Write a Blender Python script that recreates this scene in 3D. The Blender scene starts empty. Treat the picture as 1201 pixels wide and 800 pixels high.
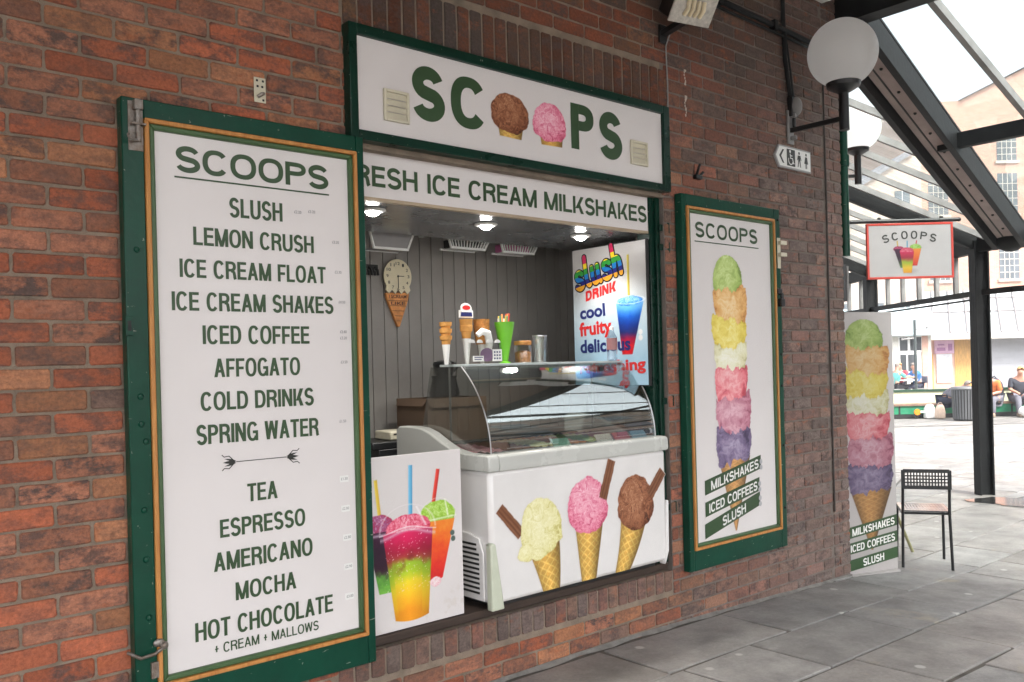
import bpy, bmesh, math, random
import numpy as np
from mathutils import Matrix, Vector
R_ = math.radians
random.seed(7)
SC = bpy.context.scene
COL = SC.collection

# ------------------------------------------------------------------ camera
CA, SA = 0.6557, 0.7550            # view direction along / into the wall
CAMP = (0.0, -3.166, 1.574)
_R = Vector((0.7547, -0.6556, -0.0260)); _U = Vector((0.0197, -0.0171, 0.99966)); _F = Vector((0.6557, 0.7550, 0.0))
_U = (_U - _F * _U.dot(_F)).normalized(); _R = _F.cross(_U).normalized()
cd = bpy.data.cameras.new('camera'); cam = bpy.data.objects.new('camera', cd); COL.objects.link(cam)
m4 = Matrix(((_R.x, _U.x, -_F.x, CAMP[0]), (_R.y, _U.y, -_F.y, CAMP[1]), (_R.z, _U.z, -_F.z, CAMP[2]), (0, 0, 0, 1)))
cam.matrix_world = m4
cd.sensor_width = 36.0; cd.lens = 36.0 * 1030.0 / 1201.0
cd.shift_y = 28.65 / 1201.0
cd.clip_start = 0.05; cd.clip_end = 2000
SC.camera = cam

# ------------------------------------------------------------------ sky, sun, exposure
SUN_EL = 50.0                      # the hazy sun stands behind the camera, at -100 degrees from +X
w = bpy.data.worlds.new('World'); SC.world = w; w.use_nodes = True
nt = w.node_tree; bg = nt.nodes['Background']
sky = nt.nodes.new('ShaderNodeTexSky'); sky.sky_type = 'NISHITA'; sky.sun_disc = False
sun_dir = Vector((math.cos(R_(-100)) * math.cos(R_(SUN_EL)), math.sin(R_(-100)) * math.cos(R_(SUN_EL)), math.sin(R_(SUN_EL))))
sky.sun_elevation = R_(SUN_EL)
sky.sun_rotation = math.atan2(sun_dir.x, sun_dir.y)
sky.air_density = 1.0; sky.dust_density = 4.0; sky.ozone_density = 1.0
hs = nt.nodes.new('ShaderNodeHueSaturation'); hs.inputs['Saturation'].default_value = 0.25
nt.links.new(sky.outputs[0], hs.inputs['Color']); nt.links.new(hs.outputs[0], bg.inputs['Color'])
bg.inputs['Strength'].default_value = 0.15
sl = bpy.data.lights.new('sun', 'SUN'); sl.energy = 1.5; sl.angle = R_(14); sl.color = (1.0, 0.95, 0.88)
so = bpy.data.objects.new('sun', sl); COL.objects.link(so)
so.rotation_euler = (-sun_dir).to_track_quat('-Z', 'Y').to_euler()
SC.view_settings.view_transform = 'Standard'
try: SC.view_settings.look = 'None'
except Exception: pass
SC.view_settings.gamma = 1.0; SC.view_settings.use_curve_mapping = False
SC.view_settings.exposure = 1.95
SC.cycles.max_bounces = 10; SC.cycles.transparent_max_bounces = 24; SC.cycles.diffuse_bounces = 5

# ------------------------------------------------------------------ helpers
def s2l(c):
    return tuple(((v / 12.92) if v <= 0.04045 else ((v + 0.055) / 1.055) ** 2.4) for v in c)
def h(r, g, b): return s2l((r / 255., g / 255., b / 255.))

def LD(l, d, z=0.0): return Vector((CA * d + SA * l, CAMP[1] + SA * d - CA * l, z))
COURT_ANGLE = math.atan2(-CA, SA)          # local X = l axis, local Y = d axis

def gz(x):                                  # the pavement falls a little towards the corner
    t = min(1.0, max(0.0, (x - 3.0) / 4.5)); t = t * t * (3 - 2 * t)
    return 0.10 * (1 - t) - 0.02 * t

class MB:
    def __init__(s): s.v = []; s.f = []; s.mi = []; s.c = []; s.has = False
    def add(s, vs, fs, mi=0, col=None):
        n = len(s.v); s.v += [tuple(p) for p in vs]; s.f += [tuple(i + n for i in f) for f in fs]; s.mi += [mi] * len(fs)
        s.c += [col if col else (1, 1, 1, 0)] * len(vs)
        if col: s.has = True
        return s
    def box(s, x0, x1, y0, y1, z0, z1, mi=0, M=None):
        vs = [(x0, y0, z0), (x1, y0, z0), (x1, y1, z0), (x0, y1, z0), (x0, y0, z1), (x1, y0, z1), (x1, y1, z1), (x0, y1, z1)]
        if M is not None: vs = [tuple(M @ Vector(p)) for p in vs]
        return s.add(vs, [(0, 3, 2, 1), (4, 5, 6, 7), (0, 1, 5, 4), (1, 2, 6, 5), (2, 3, 7, 6), (3, 0, 4, 7)], mi)
    def bar(s, p0, p1, wx, wz, up=(0, 0, 1), mi=0):
        p0, p1 = Vector(p0), Vector(p1); d = (p1 - p0); L = d.length; d.normalize()
        u = Vector(up); sd = d.cross(u)
        if sd.length < 1e-4: sd = d.cross(Vector((1, 0, 0)))
        sd.normalize(); u = sd.cross(d).normalized()
        M = Matrix(((sd.x, d.x, u.x, p0.x), (sd.y, d.y, u.y, p0.y), (sd.z, d.z, u.z, p0.z), (0, 0, 0, 1)))
        return s.box(-wx / 2, wx / 2, 0, L, -wz / 2, wz / 2, mi, M)
    def tube(s, pts, r, n=10, mi=0, cap=True, r1=None):
        pts = [Vector(p) for p in pts]; m = len(pts)
        rs = r if isinstance(r, (list, tuple)) else [r + ((r1 - r) * i / max(1, m - 1) if r1 is not None else 0) for i in range(m)]
        base = len(s.v); vs = []; prev = None
        for i, p in enumerate(pts):
            t = (pts[min(i + 1, m - 1)] - pts[max(i - 1, 0)]).normalized()
            a = prev if prev is not None else (Vector((0, 0, 1)) if abs(t.z) < 0.9 else Vector((1, 0, 0)))
            b = t.cross(a).normalized(); a = b.cross(t).normalized(); prev = a
            for k in range(n):
                q = 2 * math.pi * k / n; vs.append(p + a * math.cos(q) * rs[i] + b * math.sin(q) * rs[i])
        fs = [(i * n + k, i * n + (k + 1) % n, (i + 1) * n + (k + 1) % n, (i + 1) * n + k) for i in range(m - 1) for k in range(n)]
        if cap: fs += [tuple(range(n))[::-1], tuple((m - 1) * n + k for k in range(n))]
        return s.add(vs, fs, mi)
    def lathe(s, prof, c=(0, 0, 0), n=24, mi=0, M=None, cap=True):
        vs = []
        for r, z in prof:
            for k in range(n):
                q = 2 * math.pi * k / n; p = Vector((c[0] + r * math.cos(q), c[1] + r * math.sin(q), c[2] + z))
                vs.append(M @ p if M is not None else p)
        m = len(prof)
        fs = [(i * n + k, i * n + (k + 1) % n, (i + 1) * n + (k + 1) % n, (i + 1) * n + k) for i in range(m - 1) for k in range(n)]
        if cap: fs += [tuple(range(n))[::-1], tuple((m - 1) * n + k for k in range(n))]
        return s.add(vs, fs, mi)
    def sphere(s, c, r, n=28, m=16, mi=0, sc=(1, 1, 1)):
        prof = [(max(1e-4, math.sin(math.pi * i / m)) * r, -math.cos(math.pi * i / m) * r) for i in range(m + 1)]
        M = Matrix.Translation(Vector(c)) @ Matrix.Diagonal((sc[0], sc[1], sc[2], 1))
        return s.lathe(prof, (0, 0, 0), n, mi, M)
    def prism(s, poly, axis, a0, a1, mi=0):
        def P(u, v, a):
            return (a, u, v) if axis == 'X' else ((u, a, v) if axis == 'Y' else (u, v, a))
        n = len(poly); vs = [P(u, v, a0) for u, v in poly] + [P(u, v, a1) for u, v in poly]
        fs = [tuple(range(n)), tuple(range(2 * n - 1, n - 1, -1))] + [(i, (i + 1) % n + 0, (i + 1) % n + n, i + n)[::-1] for i in range(n)]
        return s.add(vs, fs, mi)
    def flat(s, polys, y0, dy=0.00012, mi=0):
        """polys in the XZ plane facing -Y, each a hair in front of the last"""
        for i, g_ in enumerate(polys):
          for p in (g_ if isinstance(g_[0], list) else [g_]):
            ar = sum(p[k][0] * p[(k + 1) % len(p)][1] - p[(k + 1) % len(p)][0] * p[k][1] for k in range(len(p)))
            q = p if ar > 0 else p[::-1]
            y = y0 - dy * (i % 9)
            s.add([(a, y, b) for a, b in q], [tuple(range(len(q)))], mi)
        return s

def recalc(me):
    bm = bmesh.new(); bm.from_mesh(me); bmesh.ops.recalc_face_normals(bm, faces=bm.faces); bm.to_mesh(me); bm.free()

def obj(name, mb, mat, parent=None, bevel=0.0, smooth=35, fix=True, M=None):
    me = bpy.data.meshes.new(name)
    vs = mb.v
    if M is not None: vs = [tuple(M @ Vector(p)) for p in vs]
    me.from_pydata(vs, [], mb.f)
    for m in (mat if isinstance(mat, (list, tuple)) else [mat]): me.materials.append(m)
    if len(mb.mi) and max(mb.mi) > 0: me.polygons.foreach_set('material_index', mb.mi)
    if mb.has:
        a = me.color_attributes.new('Col', 'FLOAT_COLOR', 'POINT'); a.data.foreach_set('color', np.array(mb.c, dtype=np.float32).ravel())
    if fix: recalc(me)
    if smooth:
        me.polygons.foreach_set('use_smooth', [True] * len(me.polygons)); me.set_sharp_from_angle(angle=R_(smooth))
    me.update()
    o = bpy.data.objects.new(name, me); COL.objects.link(o)
    if parent is not None:
        o.parent = parent
    if bevel:
        b = o.modifiers.new('bevel', 'BEVEL'); b.width = bevel; b.segments = 2; b.limit_method = 'ANGLE'; b.angle_limit = R_(40)
    return o

def tag(o, label, cat, group=None):
    o['label'] = label; o['category'] = cat
    if group: o['group'] = group
    return o
def structure(o): o['kind'] = 'structure'; return o
def thing(name, label, cat, loc=(0, 0, 0), rz=0.0, group=None):
    o = bpy.data.objects.new(name, None); COL.objects.link(o); o.empty_display_size = 0.1
    o.location = loc; o.rotation_euler = (0, 0, rz)
    return tag(o, label, cat, group)
def inv(o):       # world -> local of a root
    return (Matrix.Translation(o.location) @ Matrix.Rotation(o.rotation_euler.z, 4, 'Z')).inverted()
def wpart(name, mb, mat, root, **k):     # part given in world coordinates
    return obj(name, mb, mat, root, M=inv(root), **k)
def wsub(name, mb, mat, part, root, **k):
    return obj(name, mb, mat, part, M=inv(root), **k)

# ------------------------------------------------------------------ materials
def mat(name, col, rough=0.5, metal=0.0, var=0.12, vscale=6.0, bump=0.0, bscale=60.0, spec=0.5, coat=0.0, stretch=None, col2=None, detail=6.0):
    m = bpy.data.materials.new(name); m.use_nodes = True; N = m.node_tree; P = N.nodes['Principled BSDF']
    P.inputs['Roughness'].default_value = rough; P.inputs['Metallic'].default_value = metal
    P.inputs['Specular IOR Level'].default_value = spec
    if coat: P.inputs['Coat Weight'].default_value = coat; P.inputs['Coat Roughness'].default_value = 0.08
    tc = N.nodes.new('ShaderNodeTexCoord'); mp = N.nodes.new('ShaderNodeMapping')
    if stretch: mp.inputs['Scale'].default_value = stretch
    N.links.new(tc.outputs['Object'], mp.inputs[0])
    no = N.nodes.new('ShaderNodeTexNoise'); no.inputs['Scale'].default_value = vscale; no.inputs['Detail'].default_value = detail; no.inputs['Roughness'].default_value = 0.62
    N.links.new(mp.outputs[0], no.inputs['Vector'])
    cr = N.nodes.new('ShaderNodeValToRGB'); cr.color_ramp.elements[0].position = 0.3; cr.color_ramp.elements[1].position = 0.7
    c2 = col2 if col2 else tuple(min(1, v * (1 + var)) for v in col)
    c1 = col if col2 else tuple(v * (1 - var) for v in col)
    cr.color_ramp.elements[0].color = (*c1, 1); cr.color_ramp.elements[1].color = (*c2, 1)
    N.links.new(no.outputs['Fac'], cr.inputs[0]); N.links.new(cr.outputs[0], P.inputs['Base Color'])
    rr = N.nodes.new('ShaderNodeMapRange'); rr.inputs['To Min'].default_value = max(0.02, rough - 0.08); rr.inputs['To Max'].default_value = min(1, rough + 0.1)
    N.links.new(no.outputs['Fac'], rr.inputs[0]); N.links.new(rr.outputs[0], P.inputs['Roughness'])
    if bump:
        n2 = N.nodes.new('ShaderNodeTexNoise'); n2.inputs['Scale'].default_value = bscale; n2.inputs['Detail'].default_value = 5
        N.links.new(mp.outputs[0], n2.inputs['Vector'])
        b = N.nodes.new('ShaderNodeBump'); b.inputs['Strength'].default_value = bump; b.inputs['Distance'].default_value = 0.01
        N.links.new(n2.outputs['Fac'], b.inputs['Height']); N.links.new(b.outputs[0], P.inputs['Normal'])
    return m

def paint_mat(name, col, rough=0.35, chip=(0.5, 0.5, 0.42), amount=0.605):
    """gloss paint with worn scratches and small chips"""
    m = mat(name, col, rough, 0, 0.22, 5.0, 0.10, 35.0, spec=0.22)
    N = m.node_tree; P = N.nodes['Principled BSDF']
    src = P.inputs['Base Color'].links[0].from_socket
    tc = N.nodes.new('ShaderNodeTexCoord'); mp = N.nodes.new('ShaderNodeMapping'); mp.inputs['Scale'].default_value = (9, 9, 60); mp.inputs['Rotation'].default_value = (0, 0.5, 0)
    N.links.new(tc.outputs['Object'], mp.inputs[0])
    n = N.nodes.new('ShaderNodeTexNoise'); n.inputs['Scale'].default_value = 1.6; n.inputs['Detail'].default_value = 8; N.links.new(mp.outputs[0], n.inputs['Vector'])
    n2 = N.nodes.new('ShaderNodeTexNoise'); n2.inputs['Scale'].default_value = 70; n2.inputs['Detail'].default_value = 3; N.links.new(tc.outputs['Object'], n2.inputs['Vector'])
    a = N.nodes.new('ShaderNodeMath'); a.operation = 'GREATER_THAN'; a.inputs[1].default_value = amount + 0.115; N.links.new(n.outputs['Fac'], a.inputs[0])
    b = N.nodes.new('ShaderNodeMath'); b.operation = 'GREATER_THAN'; b.inputs[1].default_value = 0.725; N.links.new(n2.outputs['Fac'], b.inputs[0])
    x = N.nodes.new('ShaderNodeMath'); x.operation = 'MAXIMUM'; N.links.new(a.outputs[0], x.inputs[0]); N.links.new(b.outputs[0], x.inputs[1])
    y = N.nodes.new('ShaderNodeMath'); y.operation = 'MULTIPLY'; y.inputs[1].default_value = 0.5; N.links.new(x.outputs[0], y.inputs[0])
    mx = N.nodes.new('ShaderNodeMix'); mx.data_type = 'RGBA'; mx.inputs['B'].default_value = (*chip, 1)
    N.links.new(y.outputs[0], mx.inputs['Factor']); N.links.new(src, mx.inputs['A']); N.links.new(mx.outputs['Result'], P.inputs['Base Color'])
    return m

def attr_mat(name, rough=0.45, spec=0.4, gain=1.0):
    m = bpy.data.materials.new(name); m.use_nodes = True; N = m.node_tree; P = N.nodes['Principled BSDF']
    P.inputs['Roughness'].default_value = rough; P.inputs['Specular IOR Level'].default_value = spec
    a = N.nodes.new('ShaderNodeAttribute'); a.attribute_name = 'Col'
    if gain != 1.0:
        mx = N.nodes.new('ShaderNodeMix'); mx.data_type = 'RGBA'; mx.blend_type = 'MULTIPLY'; mx.inputs['Factor'].default_value = 1.0; mx.inputs['B'].default_value = (gain, gain, gain, 1)
        N.links.new(a.outputs['Color'], mx.inputs['A']); N.links.new(mx.outputs['Result'], P.inputs['Base Color'])
    else: N.links.new(a.outputs['Color'], P.inputs['Base Color'])
    return m

def glass_mat(name, tint=(0.93, 0.96, 0.95), base=0.05, k=0.95, dirt=0.0, power=5.0):
    m = bpy.data.materials.new(name); m.use_nodes = True; N = m.node_tree; N.nodes.remove(N.nodes['Principled BSDF'])
    out = N.nodes['Material Output']
    tr = N.nodes.new('ShaderNodeBsdfTransparent'); tr.inputs[0].default_value = (*tint, 1)
    gl = N.nodes.new('ShaderNodeBsdfGlossy'); gl.inputs['Roughness'].default_value = 0.0; gl.inputs[0].default_value = (1, 1, 1, 1)
    lw = N.nodes.new('ShaderNodeLayerWeight'); lw.inputs['Blend'].default_value = 0.5
    p = N.nodes.new('ShaderNodeMath'); p.operation = 'POWER'; p.inputs[1].default_value = power; N.links.new(lw.outputs['Facing'], p.inputs[0])
    q = N.nodes.new('ShaderNodeMath'); q.operation = 'MULTIPLY_ADD'; q.inputs[1].default_value = k; q.inputs[2].default_value = base; q.use_clamp = True; N.links.new(p.outputs[0], q.inputs[0])
    mx = N.nodes.new('ShaderNodeMixShader'); N.links.new(q.outputs[0], mx.inputs[0]); N.links.new(tr.outputs[0], mx.inputs[1]); N.links.new(gl.outputs[0], mx.inputs[2])
    last = mx
    if dirt:
        df = N.nodes.new('ShaderNodeBsdfDiffuse'); df.inputs[0].default_value = (0.6, 0.62, 0.6, 1)
        no = N.nodes.new('ShaderNodeTexNoise'); no.inputs['Scale'].default_value = 3.0; no.inputs['Detail'].default_value = 8
        tc = N.nodes.new('ShaderNodeTexCoord'); N.links.new(tc.outputs['Object'], no.inputs['Vector'])
        mr = N.nodes.new('ShaderNodeMapRange'); mr.inputs['From Min'].default_value = 0.35; mr.inputs['From Max'].default_value = 0.75; mr.inputs['To Min'].default_value = dirt * 0.3; mr.inputs['To Max'].default_value = dirt
        N.links.new(no.outputs['Fac'], mr.inputs[0])
        m2 = N.nodes.new('ShaderNodeMixShader'); N.links.new(mr.outputs[0], m2.inputs[0]); N.links.new(mx.outputs[0], m2.inputs[1]); N.links.new(df.outputs[0], m2.inputs[2]); last = m2
    N.links.new(last.outputs[0], out.inputs['Surface'])
    return m

def emit_mat(name, col, strength):
    m = bpy.data.materials.new(name); m.use_nodes = True; P = m.node_tree.nodes['Principled BSDF']
    P.inputs['Emission Color'].default_value = (*col, 1); P.inputs['Emission Strength'].default_value = strength; P.inputs['Base Color'].default_value = (0.8, 0.8, 0.8, 1)
    return m

def brick_mat(name, dark=(0.092, 0.066, 0.062)):
    m = bpy.data.materials.new(name); m.use_nodes = True; N = m.node_tree; P = N.nodes['Principled BSDF']
    P.inputs['Roughness'].default_value = 0.85; P.inputs['Specular IOR Level'].default_value = 0.25
    L = N.links
    at = N.nodes.new('ShaderNodeAttribute'); at.attribute_name = 'Col'
    tc = N.nodes.new('ShaderNodeTexCoord')
    def noise(sc, det, rg=0.6, st=None):
        n = N.nodes.new('ShaderNodeTexNoise'); n.inputs['Scale'].default_value = sc; n.inputs['Detail'].default_value = det; n.inputs['Roughness'].default_value = rg
        if st:
            mp = N.nodes.new('ShaderNodeMapping'); mp.inputs['Scale'].default_value = st; L.new(tc.outputs['Object'], mp.inputs[0]); L.new(mp.outputs[0], n.inputs['Vector'])
        else: L.new(tc.outputs['Object'], n.inputs['Vector'])
        return n
    def mr(src, a, b, c=0.0, d=1.0):
        r = N.nodes.new('ShaderNodeMapRange'); r.inputs['From Min'].default_value = a; r.inputs['From Max'].default_value = b; r.inputs['To Min'].default_value = c; r.inputs['To Max'].default_value = d
        L.new(src, r.inputs[0]); return r.outputs[0]
    def mul(a, b):
        q = N.nodes.new('ShaderNodeMath'); q.operation = 'MULTIPLY'; L.new(a, q.inputs[0])
        if isinstance(b, float): q.inputs[1].default_value = b
        else: L.new(b, q.inputs[1])
        return q.outputs[0]
    def mix(f, a, b):
        x = N.nodes.new('ShaderNodeMix'); x.data_type = 'RGBA'; L.new(f, x.inputs['Factor'])
        if isinstance(a, tuple): x.inputs['A'].default_value = (*a, 1)
        else: L.new(a, x.inputs['A'])
        if isinstance(b, tuple): x.inputs['B'].default_value = (*b, 1)
        else: L.new(b, x.inputs['B'])
        return x.outputs['Result']
    patch = mr(noise(11.0, 8, 0.72, (1, 1, 1.7)).outputs['Fac'], 0.45, 0.575)
    f = mul(patch, at.outputs['Alpha'])
    c = mix(f, at.outputs['Color'], dark)
    c = mix(mul(mr(noise(6.5, 6, .7, (1, 1, 2.2)).outputs['Fac'], .56, .66), .6), c, (0.39, 0.118, 0.050))
    fine = mr(noise(75, 6, 0.75).outputs['Fac'], 0.25, 0.8, 0.50, 1.50)
    v = N.nodes.new('ShaderNodeMix'); v.data_type = 'RGBA'; v.blend_type = 'MULTIPLY'; v.inputs['Factor'].default_value = 1.0
    L.new(c, v.inputs['A']); L.new(fine, v.inputs['B']); c = v.outputs['Result']
    pit = mr(noise(190, 3, 0.6).outputs['Fac'], 0.67, 0.72)
    c = mix(mul(pit, 0.8), c, (0.02, 0.016, 0.014))
    wh = mr(noise(120, 5, 0.75, (1, 1, 0.7)).outputs['Fac'], 0.69, 0.75)
    wh2 = mul(wh, mr(noise(3.2, 3).outputs['Fac'], 0.42, 0.62))
    c = mix(mul(wh2, 0.55), c, (0.55, 0.5, 0.42))
    # soot and dust drifting over many bricks
    so_ = mr(noise(0.75, 5, 0.6, (1, 1, 1.0)).outputs['Fac'], 0.42, 0.68, 0.0, 0.35)
    c = mix(so_, c, (0.10, 0.075, 0.055))
    L.new(c, P.inputs['Base Color'])
    b = N.nodes.new('ShaderNodeBump'); b.inputs['Strength'].default_value = 0.55; b.inputs['Distance'].default_value = 0.006
    L.new(noise(85, 7, 0.7).outputs['Fac'], b.inputs['Height'])
    b2 = N.nodes.new('ShaderNodeBump'); b2.inputs['Strength'].default_value = 0.5; b2.inputs['Distance'].default_value = 0.01
    L.new(noise(22, 4, 0.6, (0.6, 1, 1.6)).outputs['Fac'], b2.inputs['Height']); L.new(b.outputs[0], b2.inputs['Normal']); L.new(b2.outputs[0], P.inputs['Normal'])
    return m

M_BRICK = brick_mat('brick')
M_MORTAR = mat('mortar', (0.235, 0.185, 0.14), 0.95, 0, 0.3, 9, 0.7, 160)
M_MORTARP = mat('mortar_dusty', (0.185, 0.155, 0.135), 0.95, 0, 0.3, 9, 0.7, 160)
M_GREEN = paint_mat('bottle_green_paint', (0.003, 0.050, 0.029), 0.30)
M_GREEND = paint_mat('bottle_green_frame', (0.0025, 0.026, 0.016), 0.28, amount=0.68)
M_LIP = mat('leaf_green_moulding', (0.050, 0.105, 0.038), 0.4, 0, 0.15)
M_BEAD = mat('orange_timber_bead', (0.40, 0.145, 0.030), 0.5, 0, 0.35, 3.5, 0.15, 60, stretch=(14, 14, 1.5), col2=(0.60, 0.28, 0.075))
M_PANEL = mat('white_vinyl_panel', (0.725, 0.69, 0.685), 0.34, 0, 0.035, 1.6, 0.10, 2.2)
M_INK = mat('green_vinyl_lettering', (0.030, 0.072, 0.026), 0.4, 0, 0.12, 4)
M_INKB = mat('dark_vinyl_lettering', (0.018, 0.020, 0.016), 0.4, 0, 0.12)
M_PRINT = attr_mat('printed_vinyl', 0.36)
M_PRICE = mat('faint_price_sticker', (0.42, 0.42, 0.44), 0.5)
M_PINK = mat('grey_price_ink', (0.16, 0.16, 0.18), 0.5)
M_BLACK = mat('black_metal', (0.010, 0.011, 0.012), 0.35, 0, 0.3, 8, 0.1, 40)
M_BLACKF = mat('black_painted_steel', (0.006, 0.0065, 0.007), 0.55, 0, 0.5, 5, 0.2, 30, spec=0.25, col2=(0.016, 0.017, 0.018))
M_STEELG = mat('grey_painted_steel', (0.24, 0.235, 0.23), 0.5, 0, 0.3, 4)
M_PINKST = mat('dusty_pink_steel', (0.36, 0.29, 0.27), 0.6, 0, 0.2, 4)
M_ZINC = mat('rusty_zinc', (0.30, 0.29, 0.27), 0.45, 0.6, 0.3, 40, 0.3, 90, col2=(0.16, 0.11, 0.08))
M_WHITEP = mat('white_plastic', (0.80, 0.80, 0.78), 0.35, 0, 0.04)
M_CREAMP = mat('cream_plastic', (0.62, 0.58, 0.45), 0.45, 0, 0.1)
M_FRIDGE = mat('white_enamel', (0.77, 0.755, 0.745), 0.22, 0, 0.05, 3.5, 0.06, 6, coat=0.3)
M_RIM = mat('grey_white_plastic_rim', (0.55, 0.56, 0.53), 0.25, 0, 0.04, 3)
M_GUARD = mat('pale_olive_plastic', (0.56, 0.60, 0.48), 0.35, 0, 0.06)
M_GREYW = mat('grey_boarding', (0.27, 0.252, 0.232), 0.55, 0, 0.12, 3)
M_SOFFIT = mat('grey_soffit', (0.13, 0.135, 0.14), 0.25, 0, 0.06)
M_CARD = mat('cardboard', (0.13, 0.082, 0.052), 0.8, 0, 0.1)
M_DARK = mat('dark_rubber', (0.012, 0.012, 0.012), 0.6)
M_WOODD = mat('dark_timber_sill', (0.045, 0.028, 0.02), 0.6, 0, 0.35, 5, 0.2, 40, stretch=(1.5, 8, 8))
M_GLASS = glass_mat('freezer_glass', (0.86, 0.91, 0.90), 0.26, 0.74)
M_CLEAR = glass_mat('clear_glass', (0.95, 0.96, 0.95), 0.07, 0.8, power=3.0)
M_ENDG = glass_mat('tinted_end_glass', (0.74, 0.76, 0.74), 0.10, 0.7, power=3.0)
M_ROOFG = glass_mat('roof_glass', (0.90, 0.93, 0.92), 0.05, 0.6, dirt=0.10)
M_OPAL = mat('opal_globe', (0.92, 0.915, 0.90), 0.12, 0, 0.02, 2)
N = M_OPAL.node_tree; tl = N.nodes.new('ShaderNodeBsdfTranslucent'); tl.inputs[0].default_value = (1, 1, 1, 1); mx_ = N.nodes.new('ShaderNodeMixShader'); mx_.inputs[0].default_value = .82
N.links.new(N.nodes['Principled BSDF'].outputs[0], mx_.inputs[1]); N.links.new(tl.outputs[0], mx_.inputs[2]); N.links.new(mx_.outputs[0], N.nodes['Material Output'].inputs['Surface'])
M_ALU = mat('aluminium', (0.62, 0.62, 0.63), 0.3, 0.9, 0.05)
M_RED = mat('red_edge', (0.46, 0.035, 0.02), 0.4, 0, 0.12)
M_WAFER = mat('wafer', (0.62, 0.30, 0.075), 0.75, 0, 0.2, 20, 0.3, 120)
M_LAMP = emit_mat('lit_downlight', (1.0, 0.97, 0.93), 30.0)

# ------------------------------------------------------------------ stroke lettering
GW = dict(A=.95, B=.88, C=.94, D=.92, E=.80, F=.76, G=.98, H=.92, I=.26, J=.72, K=.93, L=.76, M=1.10, N=.93, O=1.0, P=.86, R=.92, S=.88, T=.82, U=.92, V=.90, W=1.25, X=.9, Y=.9, Z=.8)
GW[' '] = .42; GW['+'] = .62
def ring(cx, cy, rx, ry, tx, ty, a0, a1, n=40, e=2.35):
    out = []
    def pt(a, X, Y):
        c, s = math.cos(a), math.sin(a)
        return (cx + X * math.copysign(abs(c) ** (2 / e), c), cy + Y * math.copysign(abs(s) ** (2 / e), s))
    for i in range(n):
        a = a0 + (a1 - a0) * i / n; b = a0 + (a1 - a0) * (i + 1) / n
        out.append([pt(a, rx, ry), pt(b, rx, ry), pt(b, rx - tx, ry - ty), pt(a, rx - tx, ry - ty)])
    return [out]
def strip(pts, tw):
    out = []; m = len(pts); L = []; Rr = []
    for i in range(m):
        a = pts[max(i - 1, 0)]; b = pts[min(i + 1, m - 1)]; dx, dy = b[0] - a[0], b[1] - a[1]; q = math.hypot(dx, dy) or 1
        t = tw(i / (m - 1)) if callable(tw) else tw
        nx, ny = -dy / q * t / 2, dx / q * t / 2
        L.append((pts[i][0] + nx, pts[i][1] + ny)); Rr.append((pts[i][0] - nx, pts[i][1] - ny))
    for i in range(m - 1): out.append([Rr[i], Rr[i + 1], L[i + 1], L[i]])
    return [out]
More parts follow.
